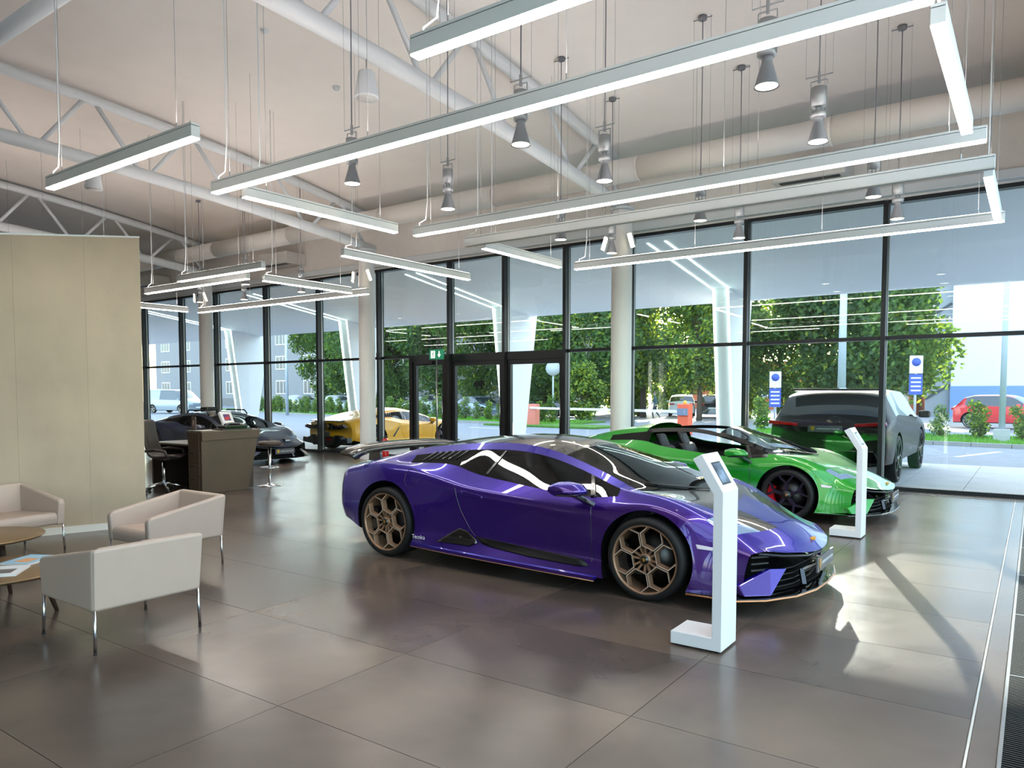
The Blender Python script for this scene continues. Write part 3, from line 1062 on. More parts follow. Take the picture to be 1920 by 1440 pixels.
# ---- suspended linear lights
ALU = mat('light_housing', (228, 229, 228), .42, metal=.1)
LEDOFF = mat('led_off', (215, 212, 205), .5)
LED = mat('led_diffuser', (255, 250, 236), emit=17.0, emit_col=(255, 248, 238))
ADDED_UP = mat('added_up_glow', (255, 246, 230), emit=19.0, emit_col=(255, 243, 236))  # glow for the added top strips that lighten the ceiling
ZB = 3.40
def linear_light(p0, p1, label, lit=True):
    p0, p1 = Vector((*p0, 0)), Vector((*p1, 0))
    L = (p1 - p0).length
    a = math.atan2((p1 - p0).y, (p1 - p0).x)
    t = thing('linear_light', label, 'ceiling light', (p0.x, p0.y, ZB), a, 'suspended linear lights')
    W, Hh = .036, .115
    b = MB(); b.box(0, L, -W, W, .010, Hh - .022); obj('housing', b, ALU, t, bevel=.002)
    b = MB(); b.box(.0, L, -W, W, Hh - .018, Hh); obj('top_rail', b, ALU, t, bevel=.002)
    b = MB(); b.box(.003, L - .003, -W + .006, W - .006, Hh - .022, Hh - .018); obj('shadow_gap', b, BLACK_PLASTIC, t)
    b = MB(); b.box(.004, L - .004, -W + .001, W - .001, .0, .010); obj('diffuser', b, LED if lit else LEDOFF, t)
    if lit:
        b = MB(); b.box(.02, L - .02, -W + .012, W - .012, Hh, Hh + .003); obj('added_uplight', b, ADDED_UP, t)  # strip added on top, unseen from below, to brighten the vault
    n = max(2, int(round(L / 2.0)) + 1)
    for q in range(n):
        u = .25 + (L - .5) * q / (n - 1)
        wy = p0.y + math.sin(a) * u
        b = MB(); b.tube([(u, 0, Hh), (u, 0, ceil_z(wy) - ZB)], .0022, 5); b.lathe([(.005, Hh), (.005, Hh + .05)], 8, 'z', (u, 0, 0)); obj('suspension_wire', b, STEEL, t)
    wy = p0.y + math.sin(a) * .1
    b = MB(); b.tube([(.08, 0, Hh), (.06, .01, Hh + .04), (.16, .012, Hh + .07), (.19, .012, Hh + .3), (.19, .012, ceil_z(wy) - ZB)], .006, 6); obj('power_cable', b, STEELW, t)
    return t
linear_light((-2.93, 3.18), (.22, 3.18), 'linear light cut off by the top edge of the picture')
linear_light((-6.42, 4.18), (-.46, 4.18), 'longest and nearest linear light crossing above the purple car')
linear_light((-6.16, 6.68), (-.36, 6.68), 'long linear light in the middle, parallel behind the nearest one')
linear_light((-6.05, 7.51), (-.34, 7.51), 'long unlit linear light without glow above the green car', False)
linear_light((-5.80, 9.86), (-.34, 9.86), 'long linear light closest to the glass front at the right')
linear_light((-7.53, 3.21), (-5.15, 3.21), 'short linear light hanging before the top of the plaster partition')
linear_light((-6.30, 4.42), (-6.22, 6.42), 'crosswise linear light descending right beneath the nearest long light')
linear_light((-7.84, 7.04), (-7.76, 9.72), 'crosswise linear light in front of the second column')
linear_light((-5.95, 7.76), (-5.90, 9.58), 'short crosswise linear light in front of the doors')
linear_light((-10.64, 7.81), (-10.58, 9.70), 'crosswise linear light above the slate blue car')
linear_light((-11.89, 7.05), (-9.60, 7.05), 'short linear light right of the partition edge, upper one')
linear_light((-13.81, 7.52), (-10.65, 7.52), 'linear light below the upper one at the partition edge')
linear_light((-16.0, 9.96), (-10.40, 9.96), 'long linear light over the slate blue car near the glass')
linear_light((-.47, 4.46), (-.47, 6.42), 'bright linear light end piece at the top right corner')
linear_light((-.40, 7.80), (-.40, 9.70), 'short bright linear light end piece at the right edge')
linear_light((-16.1, 7.7), (-16.05, 9.7), 'crosswise linear light just visible at the partition edge')

linear_light((-19.5, 4.2), (-13.8, 4.2), 'added unseen linear light behind the plaster partition, nearer the back wall')  # this and the next are added out of sight to brighten the far-left ceiling
linear_light((-19.5, 6.7), (-14.2, 6.7), 'added unseen linear light behind the plaster partition, nearer the glass front')

# ---- pendant spotlights
SPOT_GREY = mat('spot_grey', (150, 153, 156), .4, metal=.3)
SPOT_SHADE = mat('spot_shade', (112, 114, 120), .5)
SPOT_GLOW = mat('spot_lens', (255, 246, 225), emit=7.0, emit_col=(255, 240, 210))
def spot_proto():
    t = thing('pendant_spotlight', 'x', 'spotlight')
    b = MB(); b.lathe([(.0, .30), (.062, .30), (.062, .46), (.0, .46)], 20); obj('driver_can', b, SPOT_GREY, t)
    b = MB(); b.lathe([(.0, .21), (.062, .21), (.062, .255), (.0, .255)], 20); obj('collar', b, SPOT_GREY, t)
    b = MB(); b.lathe([(.05, .205), (.034, .20), (.040, .16), (.082, .012), (.086, 0), (.078, .004)], 24); obj('shade', b, SPOT_SHADE, t)
    b = MB(); b.lathe([(0, .02), (.060, .022), (.077, .006)], 24); obj('lens', b, SPOT_GLOW, t)
    b = MB()
    for sg in (-1, 1):
        b.bar((sg * .066, 0, .22), (sg * .066, 0, .52), .010, .006)
    b.bar((-.066, 0, .52), (.066, 0, .52), .012, .006); b.bar((-.11, 0, .56), (.11, 0, .56), .010, .008); b.bar((0, 0, .50), (0, 0, .60), .02, .02); b.bar((-.02, 0, .25), (-.02, 0, .31), .012, .012); b.bar((.02, 0, .25), (.02, 0, .31), .012, .012)
    obj('yoke', b, SPOT_GREY, t)
    return t
sp = spot_proto()
ZS = 3.67
SPOTS = [(-1.62, 5.40, 'pendant spotlight partly behind the nearest long light, at the right'), (-1.60, 6.82, 'pendant spotlight hanging alone at the upper right'),
         (-3.73, 5.40, 'pendant spotlight half hidden by the middle of the nearest long light'), (-3.66, 6.80, 'pendant spotlight above the front of the purple car, in front of the duct'),
         (-5.83, 5.38, 'pendant spotlight below the left part of the nearest long light'), (-5.70, 6.75, 'pendant spotlight left of centre beside the duct'),
         (-5.52, 8.98, 'pendant spotlight crossed by the unlit linear light, over the doors'), (-3.50, 9.02, 'pendant spotlight crossed by the unlit linear light, at the fourth mullion'),
         (-3.44, 10.32, 'pendant spotlight in front of the mullion left of the dark vehicle'), (-1.53, 9.05, 'pendant spotlight crossed by the unlit linear light, rightmost'),
         (-1.47, 10.34, 'pendant spotlight in front of the rightmost mullion'), (-5.40, 10.28, 'pendant spotlight in front of the column behind the green car'),
         (-12.79, 10.33, 'pendant spotlight between two crosswise lights over the blue car'), (-14.86, 10.38, 'lower pendant spotlight beside the far left column'),
         (-16.13, 10.08, 'leftmost pendant spotlight beside the far column'), (-12.8, 8.98, 'pendant spotlight behind the upper short light at the partition edge')]
for k, (x, y, lab) in enumerate(SPOTS):
    t = sp if k == 0 else copy_tree(sp)
    t.location = (x, y, ZS); t['label'] = lab; t['group'] = 'pendant spotlights'
    h = ceil_z(y) - ZS
    b = MB(); b.tube([(0, 0, .60), (.005, 0, h * .6), (0, 0, h - .03)], .006, 6); obj('cable', b, SPOT_SHADE, t)
    b = MB(); b.lathe([(.0, h - .05), (.05, h - .045), (.055, h), (0, h)], 16); b.bar((-.12, 0, h - .03), (.12, 0, h - .03), .008, .008); obj('ceiling_rose', b, SPOT_SHADE, t)
    b = MB()
    for sg in (-1, 1):
        b.tube([(sg * .11, 0, .56), (sg * .11, 0, h)], .0016, 4)
    obj('steel_wires', b, STEEL, t)

# ---- hanging loudspeakers and smoke detectors
for k, (x, y, z, lab) in enumerate(((-6.2, 5.95, 4.80, 'white bucket-shaped loudspeaker hanging below the nearest truss'), (-12.7, 6.08, 4.86, 'white bucket-shaped loudspeaker below the second truss, behind a short light'))):
    t = thing('pendant_speaker', lab, 'loudspeaker', (x, y, z), 0, 'hanging loudspeakers')
    b = MB(); b.lathe([(0, .30), (.07, .30), (.09, .285), (.135, .02), (.13, 0), (.0, .012)], 28); obj('speaker_body', b, STEELW, t)
    b = MB(); b.lathe([(0, .006), (.118, .006), (.118, -.002), (0, -.002)], 28); obj('speaker_grille', b, mat('speaker_mesh', (196, 196, 194), .6), t)
    b = MB(); b.tube([(0, 0, .30), (0, 0, low_z(y) - z - .1)], .008, 6); obj('hook', b, STEEL, t)
for k, (x, y, lab) in enumerate(((-7.3, 5.0, 'smoke detector left of the nearest truss'), (-8.6, 6.4, 'smoke detector between the two nearest trusses'), (-9.0, 8.0, 'smoke detector above the middle crosswise light'), (-3.4, 9.6, 'small detector on the vault at the right'))):
    z = ceil_z(y)
    t = thing('smoke_detector', 'white round ' + lab, 'detector', (x, y, z), 0, 'smoke detectors')
    b = MB(); b.lathe([(.06, 0), (.06, -.015), (.05, -.02)], 20); obj('base', b, STEELW, t)
    b = MB(); b.lathe([(.045, -.02), (.04, -.05), (0, -.055)], 20); obj('sensor_head', b, STEELW, t)
# ------------------------------------------------------------------ lounge: armchairs, tables, magazines
LEATHER = mat('pale_leather', (182, 163, 150), .5, bump=.05, bscale=220, noise=.02)
def armchair(label, loc, rz):
    """origin below the centre of the seat; faces local +x; back at -x"""
    t = thing('armchair', label, 'armchair', loc, rz, 'lounge armchairs')
    D, Wd = .335, .335
    def shell(nm, pts_out, pts_in, parent):
        mb = MB(); n = len(pts_out)
        mb.add([*pts_out, *pts_in], [tuple(range(n)), tuple(range(n, 2 * n))[::-1]] + [(i, n + i, n + (i + 1) % n, (i + 1) % n) for i in range(n)])
        return obj(nm, mb, LEATHER, parent, bevel=.018, seg=3)
    zb, zt, zf = .245, .615, .49
    # tapering wrap-around: back panel and two arms
    shell('backrest', [(-D, -Wd, zb), (-D, Wd, zb), (-D - .035, Wd + .01, zt), (-D - .035, -Wd - .01, zt)], [(-D + .09, -Wd + .07, zb), (-D + .09, Wd - .07, zb), (-D + .035, Wd - .045, zt), (-D + .035, -Wd + .045, zt)], t)
    for sd in (-1, 1):
        shell('armrest', [(-D + .01, sd * Wd, zb), (D, sd * Wd, zb), (D + .01, sd * (Wd + .005), zf - .03), (D - .015, sd * (Wd + .005), zf), (-D - .02, sd * (Wd + .01), zt)],
              [(-D + .01, sd * (Wd - .075), zb), (D, sd * (Wd - .075), zb), (D + .01, sd * (Wd - .06), zf - .03), (D - .015, sd * (Wd - .055), zf), (-D - .02, sd * (Wd - .05), zt)], t)
    b = MB(); b.prism([(-D + .06, zb + .005), (D - .005, zb + .005), (D + .005, .33), (D - .02, .37), (-D + .06, .345)], -Wd + .065, Wd - .065, 'xz')
    obj('seat', b, LEATHER, t, bevel=.022, seg=3)
    for sx in (-1, 1):
        for sy in (-1, 1):
            b = MB(); b.tube([(sx * (D - .012), sy * (Wd - .014), zb + .01), (sx * (D - .004), sy * (Wd - .008), .012)], .0095, 12); lg = obj('leg', b, mat('satin_chrome', (205, 207, 210), .22, metal=1.0), t)
            b = MB(); b.tube([(sx * (D - .004), sy * (Wd - .008), .014), (sx * (D - .004), sy * (Wd - .008), 0)], .0105, 12); obj('foot', b, BLACK_PLASTIC, lg)
    return t
armchair('pale leather armchair seen from behind, nearest the camera', (-4.715, 2.36, 0), PI)
armchair('pale leather armchair in the middle, turned to show its right side', (-6.20, 3.50, 0), -PI / 2)
armchair('pale leather armchair at the left edge, backed against the plaster partition', (-7.95, 2.93, 0), R(8))

BRASS = mat('bronze_table', (138, 112, 82), .35, metal=.55, noise=.04)
DARKWOOD = mat('dark_leg', (58, 42, 34), .4)
def round_table(label, loc, r, h, n=3, a0=.3):
    t = thing('coffee_table', label, 'table', loc, 0, 'round coffee tables')
    b = MB(); b.lathe([(0, h - .022), (r - .02, h - .022), (r, h - .008), (r, h - .002), (r - .004, h), (0, h)], 64); obj('table_top', b, BRASS, t)
    for k in range(n):
        a = a0 + 2 * PI * k / n
        b = MB(); b.tube([(r * .55 * math.cos(a), r * .55 * math.sin(a), h - .022), (r * .75 * math.cos(a), r * .75 * math.sin(a), 0)], [.026, .013], 12); obj('leg', b, DARKWOOD, t)
    return t
round_table('taller round bronze coffee table cut by the left edge', (-6.62, 2.22, 0), .45, .41)
round_table('lower round bronze coffee table carrying the magazines', (-5.70, 2.02, 0), .46, .32, a0=1.0)
def magazine(label, loc, rz, w, d, n, cover, extra):
    t = thing('magazine', label, 'magazine', loc, rz, 'magazines on the low table')
    b = MB(); b.box(-w / 2, w / 2, -d / 2, d / 2, 0, n); obj('pages', b, mat('paper', (238, 236, 230), .6), t, bevel=.001)
    b = MB(); b.box(-w / 2 - .002, w / 2 + .002, -d / 2 - .002, d / 2 + .002, n, n + .001); c = obj('cover', b, cover, t)
    b = MB(); b.box(-w * .2, w * .3, -d * .35, d * .1, n + .001, n + .0015); obj('cover_print', b, extra, c)
magazine('magazine with a blue and orange cover, farther one on the low table', (-5.80, 2.26, .32), .5, .21, .28, .014, mat('cover_blue', (150, 196, 222), .35), mat('cover_orange', (222, 160, 110), .4))
magazine('white magazine with a dark car picture, nearer one on the low table', (-5.56, 2.02, .32), .9, .21, .28, .014, mat('cover_white', (226, 228, 232), .35), mat('cover_dark', (96, 92, 96), .4))

# ------------------------------------------------------------------ reception desk with its things
BRZ = mat('bronze_desk', (92, 75, 60), .42, metal=.35, noise=.10, nscale=2.5)
BRZ_D = mat('bronze_desk_dark', (64, 54, 46), .45, metal=.3)
t = thing('reception_desk', 'brown metallic reception desk with slanted front and drawer stack', 'desk', (-10.22, 6.34, 0))
# front panel faces +x, runs along y, sloping outward at its far end
b = MB(); b.prism([(0, 0), (.80, 0), (1.0, .86), (1.0, .93), (0, .93)], -.02, .02, 'yz'); obj('front_panel', b, BRZ, t, bevel=.004)
b = MB(); b.box(-.34, .045, -.015, 1.02, .93, .955); obj('counter_top', b, mat('desk_top', (120, 104, 90), .3, metal=.3), t, bevel=.004)
b = MB(); b.prism([(.0, .80), (1.01, .82), (1.01, .93), (.0, .93)], .02, .045, 'yz'); obj('top_fascia', b, BRZ, t, bevel=.004)
b = MB(); b.box(-.32, -.02, 0, .92, .02, .93); obj('pedestal', b, BRZ_D, t)
for k in range(3):
    z0 = .06 + k * .20
    b = MB(); b.box(-.315, -.025, -.014, .0, z0, z0 + .19); dr = obj('drawer', b, BRZ, t, bevel=.003)
    b = MB(); b.box(-.27, -.15, -.018, -.012, z0 + .145, z0 + .16); obj('finger_pull', b, BLACK_PLASTIC, dr)
b = MB(); b.box(-.315, -.025, -.014, .0, .66, .925); obj('upper_panel', b, BRZ, t, bevel=.003)
b = MB(); b.box(-1.6, -.32, .10, .75, .70, .73); obj('work_top', b, mat('desk_work_top', (110, 98, 88), .35, metal=.2), t, bevel=.003)
b = MB(); b.box(-1.6, -.32, .75, .78, .0, .93); obj('back_screen', b, BRZ_D, t)
b = MB(); b.box(-1.6, -1.56, .12, .75, 0, .70); obj('end_panel', b, BRZ_D, t)

t = thing('display_case', 'black glossy accessory tray standing on the reception desk', 'tray', (-10.28, 6.92, .955), R(90))
b = MB(); b.box(-.26, .26, -.14, .14, 0, .018); obj('tray', b, mat('dark_tray', (60, 50, 44), .3), t)
b = MB(); b.box(-.19, .20, -.11, .11, .018, .07); obj('case', b, GLOSS_BLACK, t, bevel=.012)
b = MB(); b.tube([(-.16, -.05, .075), (-.06, -.02, .092), (.05, -.05, .088), (.17, .0, .078)], .022, 8); obj('folded_strap', b, GLOSS_BLACK, t)
t = thing('brochure_stand', 'upright brown card holder with picture at the left of the desk', 'card holder', (-10.42, 6.36, .955), R(-12))
b = MB(); b.box(-.085, .085, -.006, .006, 0, .21); obj('card', b, mat('card_brown', (104, 82, 72), .5), t)
b = MB(); b.lathe([(0, 0), (.055, 0), (.055, .002), (0, .002)], 24, 'y', (0, -.0085, .10)); obj('picture', b, mat('card_picture', (150, 128, 116), .5), t)
b = MB(); b.box(-.09, .09, -.04, .05, 0, .006); obj('foot', b, mat('acrylic', (190, 190, 190), .2), t)
t = thing('paper_sheet', 'loose white papers lying on the desk top', 'paper', (-10.30, 6.46, .955), .3)
b = MB(); b.box(-.09, .07, -.08, .10, 0, .002); obj('sheet', b, mat('paper', (238, 236, 230), .6), t)
b = MB(); b.box(-.05, .10, -.06, .12, .002, .004); obj('sheet', b, mat('paper', (238, 236, 230), .6), t)

# swivel chair
t = thing('office_chair', 'dark brown swivel chair with chrome star base behind the desk', 'chair', (-11.0, 6.20, 0), R(35))
CH = mat('brown_leather', (52, 42, 38), .45)
V, F = [], []
prof = [(-.30, 1.12), (-.29, .95), (-.26, .78), (-.22, .62), (-.16, .52), (-.02, .475), (.16, .48), (.26, .50)]
thick = .05
for k, (x, z) in enumerate(prof):
    hw = .22 if k < 3 else .26
    for yy in (-1, -.5, 0, .5, 1):
        bow = .06 * abs(yy) ** 2
        V.append((x + bow, yy * hw, z + (bow if k > 4 else 0)))
for k in range(len(prof) - 1):
    for q in range(4):
        F.append((k * 5 + q, k * 5 + q + 1, (k + 1) * 5 + q + 1, (k + 1) * 5 + q))
b = MB(); b.add(V, F, 0, True); o = obj('seat_shell', b, CH, t)
md = o.modifiers.new('t', 'SOLIDIFY'); md.thickness = .05
md = o.modifiers.new('s', 'SUBSURF'); md.levels = md.render_levels = 1
for sd in (-1, 1):
    b = MB(); b.tube([(-.2, sd * .27, .64), (.0, sd * .30, .66), (.16, sd * .30, .64), (.2, sd * .28, .52)], .022, 8); obj('armrest', b, CH, t)
b = MB(); b.tube([(0, 0, .46), (0, 0, .10)], [.03, .024], 12); obj('gas_column', b, CHROME, t)
for k in range(5):
    a = 2 * PI * k / 5 + .3
    b = MB(); b.tube([(0, 0, .13), (.30 * math.cos(a), .30 * math.sin(a), .075)], [.026, .014], 10); a_ = obj('base_arm', b, CHROME, t)
    b = MB(); b.lathe([(0, -.02), (.03, -.02), (.03, .02), (0, .02)], 16, 'y', (.30 * math.cos(a), .30 * math.sin(a), .03)); obj('caster', b, BLACK_PLASTIC, a_)

t = thing('bar_stool', 'chrome bar stool with dark seat beside the reception desk', 'stool', (-10.30, 7.62, 0))
b = MB(); b.lathe([(0, 0), (.20, 0), (.20, .008), (.06, .024), (.03, .05), (0, .05)], 36); obj('base_plate', b, CHROME, t)
b = MB(); b.tube([(0, 0, .04), (0, 0, .66)], .024, 14); obj('column', b, CHROME, t)
b = MB(); b.tube([(.0, .14 * math.cos(a), .30 + 0 * a) if False else (.14 * math.sin(a), .14 * math.cos(a), .30) for a in np.linspace(0, 2 * PI, 25)], .010, 8, False); b.bar((-.14, 0, .30), (.14, 0, .30), .018, .018); obj('foot_ring', b, CHROME, t)
b = MB(); b.lathe([(0, .66), (.16, .66), (.185, .68), (.185, .71), (.16, .735), (0, .73)], 32); obj('seat', b, mat('stool_seat', (72, 56, 46), .5), t)

# ------------------------------------------------------------------ information kiosks
KW = mat('kiosk_white', (228, 228, 230), .35)
def screen_mat(nm, a, b_):
    m = mat(nm, (30, 40, 55), .12, coat=1.0, spec=.6)
    nt = m.node_tree; p = nt.nodes['Principled BSDF']
    tc = nt.nodes.new('ShaderNodeTexCoord'); n = nt.nodes.new('ShaderNodeTexNoise'); n.inputs['Scale'].default_value = 9
    rp = nt.nodes.new('ShaderNodeValToRGB'); rp.color_ramp.elements[0].position = .35; rp.color_ramp.elements[0].color = srgb(*a); rp.color_ramp.elements[1].position = .65; rp.color_ramp.elements[1].color = srgb(*b_)
    nt.links.new(tc.outputs['Object'], n.inputs['Vector']); nt.links.new(n.outputs['Fac'], rp.inputs[0])
    nt.links.new(rp.outputs[0], p.inputs['Base Color']); nt.links.new(rp.outputs[0], p.inputs['Emission Color']); p.inputs['Emission Strength'].default_value = .35
    return m
def kiosk(label, loc, rz, scr):
    """origin at the near foot corner; side profile in x-z, 0.26 deep along +y"""
    t = thing('info_kiosk', label, 'kiosk', loc, rz, 'information kiosks')
    prof = [(0, .012), (0, .94), (-.13, 1.155), (-.185, 1.125), (-.057, .925), (-.057, .085), (-.31, .085), (-.31, .012)]
    b = MB(); b.prism(prof, 0, .26, 'xz'); obj('kiosk_body', b, KW, t, bevel=.0025)
    u = Vector((-.13, 0, .215)).normalized(); nn = Vector((.215, 0, .13)).normalized()
    c = Vector((-.065, .13, 1.0475))
    V = [c + u * s1 + Vector((0, s2, 0)) + nn * s3 for s3 in (-.004, .0012) for s1, s2 in ((-.082, -.072), (.065, -.072), (.065, .072), (-.082, .072))]
    b = MB(); b.add(V, [(0, 1, 2, 3), (7, 6, 5, 4), (0, 4, 5, 1), (1, 5, 6, 2), (2, 6, 7, 3), (3, 7, 4, 0)]); s_ = obj('bezel', b, BLACK_PLASTIC, t)
    V = [c + u * s1 + Vector((0, s2, 0)) + nn * s3 for s3 in (-.002, .002) for s1, s2 in ((-.072, -.062), (.055, -.062), (.055, .062), (-.072, .062))]
    b = MB(); b.add(V, [(0, 1, 2, 3), (7, 6, 5, 4), (0, 4, 5, 1), (1, 5, 6, 2), (2, 6, 7, 3), (3, 7, 4, 0)]); obj('screen', b, scr, t, label='tablet screen')
    for x in (-.295, -.02):
        for y in (.02, .24):
            b = MB(); b.lathe([(.009, 0), (.009, .014)], 10, 'z', (x, y, 0)); obj('foot', b, BLACK_PLASTIC, t)
    return t
kiosk('white angled tablet kiosk standing beside the purple car', (-1.44, 4.12, 0), 0, screen_mat('screen_blue', (34, 44, 60), (120, 140, 160)))
kiosk('white angled tablet kiosk standing beside the green car', (-1.44, 8.30, 0), 0, screen_mat('screen_blue', (34, 44, 60), (120, 140, 160)))
kiosk('white angled tablet kiosk behind the desk beside the blue car', (-13.3, 8.75, 0), 0, screen_mat('screen_red', (40, 60, 110), (170, 60, 50)))

# ------------------------------------------------------------------ safety things near the doors
t = thing('exit_sign', 'green emergency exit sign on a steel pole beside the doors', 'sign', (-10.86, 12.45, 0))
b = MB(); b.tube([(0, 0, .01), (0, 0, 2.28)], .018, 12); b.lathe([(0, 0), (.13, 0), (.13, .01), (0, .012)], 24); obj('pole', b, STEEL, t)
GRN = mat('exit_green', (10, 120, 84), .4, emit=.35, emit_col=(10, 120, 84))
b = MB(); b.box(-.20, .20, -.02, .02, 2.28, 2.50); s_ = obj('sign_box', b, GRN, t, bevel=.006)
SW = mat('sign_white', (245, 250, 248), .5, emit=.5, emit_col=(245, 250, 248))
b = MB(); b.box(-.15, -.03, -.0225, -.0205, 2.31, 2.47); dr = obj('door_symbol', b, SW, s_)
b = MB(); b.lathe([(0, 0), (.013, 0), (.013, .001), (0, .001)], 14, 'y', (-.075, -.0240, 2.445))
for a, c in (((-.085, 2.425), (-.095, 2.385)), ((-.095, 2.385), (-.07, 2.355)), ((-.07, 2.355), (-.085, 2.325)), ((-.095, 2.385), (-.12, 2.355)), ((-.085, 2.42), (-.055, 2.395)), ((-.085, 2.42), (-.115, 2.405))):
    b.bar((a[0], -.0232, a[1]), (c[0], -.0232, c[1]), .012, .001, (0, 1, 0))
obj('running_figure', b, GRN, s_)
b = MB(); b.prism([(.075, 2.46), (.105, 2.46), (.105, 2.39), (.14, 2.39), (.09, 2.32), (.04, 2.39), (.075, 2.39)], -.0225, -.0205, 'xz'); obj('arrow_symbol', b, SW, s_)

t = thing('fire_extinguisher', 'red fire extinguisher standing beside the second column', 'extinguisher', (-12.30, 12.28, 0))
REDM = mat('extinguisher_red', (205, 24, 28), .25, coat=.8)
b = MB(); b.lathe([(0, 0), (.075, 0), (.08, .02), (.08, .40), (.065, .46), (.03, .49), (0, .49)], 28); obj('cylinder', b, REDM, t)
b = MB(); b.lathe([(.0812, .20), (.0812, .30)], 28); obj('label_band', b, WHITE_PRINT, t)
b = MB(); b.lathe([(0, .49), (.022, .49), (.022, .54), (0, .54)], 14); b.bar((-.02, 0, .55), (.10, 0, .57), .022, .012); b.bar((-.02, 0, .53), (.09, 0, .525), .022, .010); obj('valve_lever', b, BLACK_PLASTIC, t)
b = MB(); b.tube([(-.02, 0, .52), (-.10, -.02, .50), (-.115, -.03, .35), (-.10, -.05, .12)], [.010, .010, .010, .020], 10); obj('hose', b, BLACK_PLASTIC, t)
t = thing('wall_sensor', 'small black sensor box on the mullion beside the second column', 'sensor', (-12.98, 12.77, 2.36))
b = MB(); b.box(-.05, .05, -.05, .05, 0, .15); obj('housing', b, BLACK_PLASTIC, t, bevel=.01)
b = MB(); b.lathe([(0, -.062), (.02, -.06), (.024, -.05)], 14, 'y', (0, 0, .08)); obj('sensor_eye', b, GLOSS_BLACK, t)
t = thing('notice_sign', 'small red and white notice sign on the mullion beside the second column', 'sign', (-13.05, 12.815, 1.98))
b = MB(); b.box(-.026, .026, -.004, .006, 0, .28); obj('board', b, REDM, t)
b = MB(); b.box(-.023, .023, -.0055, -.0035, .09, .19); obj('white_field', b, WHITE_PRINT, t)
def patch(name, bvh, poly, parent, m, off=.004, sides=(-1, 1), rings=5, label=None):
    """thin piece laid on the side of a body: outline given in (x, z)"""
    cx = sum(p[0] for p in poly) / len(poly); cz = sum(p[1] for p in poly) / len(poly)
    edge = resample([(x, z, 0) for x, z in poly] + [(poly[0][0], poly[0][1], 0)], 25)[:-1]
    for sd in sides:
        V, F = [], []
        ok = True
        for k in range(rings + 1):
            t = k / rings
            for e in edge:
                q = surf_pts(bvh, [(cx + (e.x - cx) * t, cz + (e.y - cz) * t)], off, sd)
                if not q:
                    ok = False; break
                V.append(q[0])
            if not ok:
                break
        if not ok:
            continue
        n = len(edge)
        for k in range(rings):
            for i in range(n):
                F.append((k * n + i, k * n + (i + 1) % n, (k + 1) * n + (i + 1) % n, (k + 1) * n + i))
        mb = MB(); mb.add(V, F, 0, True)
        o = obj(name, mb, m, parent)
        md = o.modifiers.new('thick', 'SOLIDIFY'); md.thickness = .006; md.offset = 0
        if label:
            o['label'] = label

def plate_poly(pts, d):
    """slab from a planar-ish outline of 3-D points, extruded by vector d"""
    mb = MB()
    n = len(pts)
    v = [Vector(p) for p in pts] + [Vector(p) + Vector(d) for p in pts]
    mb.add(v, [tuple(range(n))[::-1], tuple(range(n, 2 * n))] + [(i, (i + 1) % n, n + (i + 1) % n, n + i) for i in range(n)])
    return mb

def mirror_unit(root, sd, body_m, x=.60, y=.90, z=.72, s=1.0):
    r = bpy.data.objects.new('side_mirror', None); COL.objects.link(r); r.parent = root
    mb = MB()
    prof = [(-.03, -.012), (.12, .012), (.135, .035), (.09, .085), (.0, .105), (-.07, .085), (-.085, .03)]
    secs = [(y + .04, .75), (y + .10, 1.0), (y + .20, .95), (y + .26, .55)]
    V = []
    for yy, sc in secs:
        for a, b in prof:
            V.append((x - .02 - (yy - y) * .25 + a * sc * 1.15, sd * yy, z + .06 + (b - .045) * sc + .045))
    n = len(prof)
    F = [tuple(range(n)), tuple((len(secs) - 1) * n + i for i in range(n))]
    for i in range(len(secs) - 1):
        for k in range(n):
            F.append((i * n + k, i * n + (k + 1) % n, (i + 1) * n + (k + 1) % n, (i + 1) * n + k))
    mb.add(V, F, 0, True)
    obj('mirror_shell', mb, body_m, r, bevel=.006)
    mb = MB()
    mb.prism([(x - .07, z + .058), (x + .09, z + .066), (x + .10, z + .082), (x - .09, z + .075)], sd * (y + .05), sd * (y + .24), 'xz')
    obj('mirror_base', mb, GLOSS_BLACK, r, bevel=.004)
    mb = MB(); mb.bar((x + .08, sd * (y - .06), z - .03), (x - .01, sd * (y + .12), z + .07), .10, .035)
    obj('mirror_arm', mb, GLOSS_BLACK, r, bevel=.008)

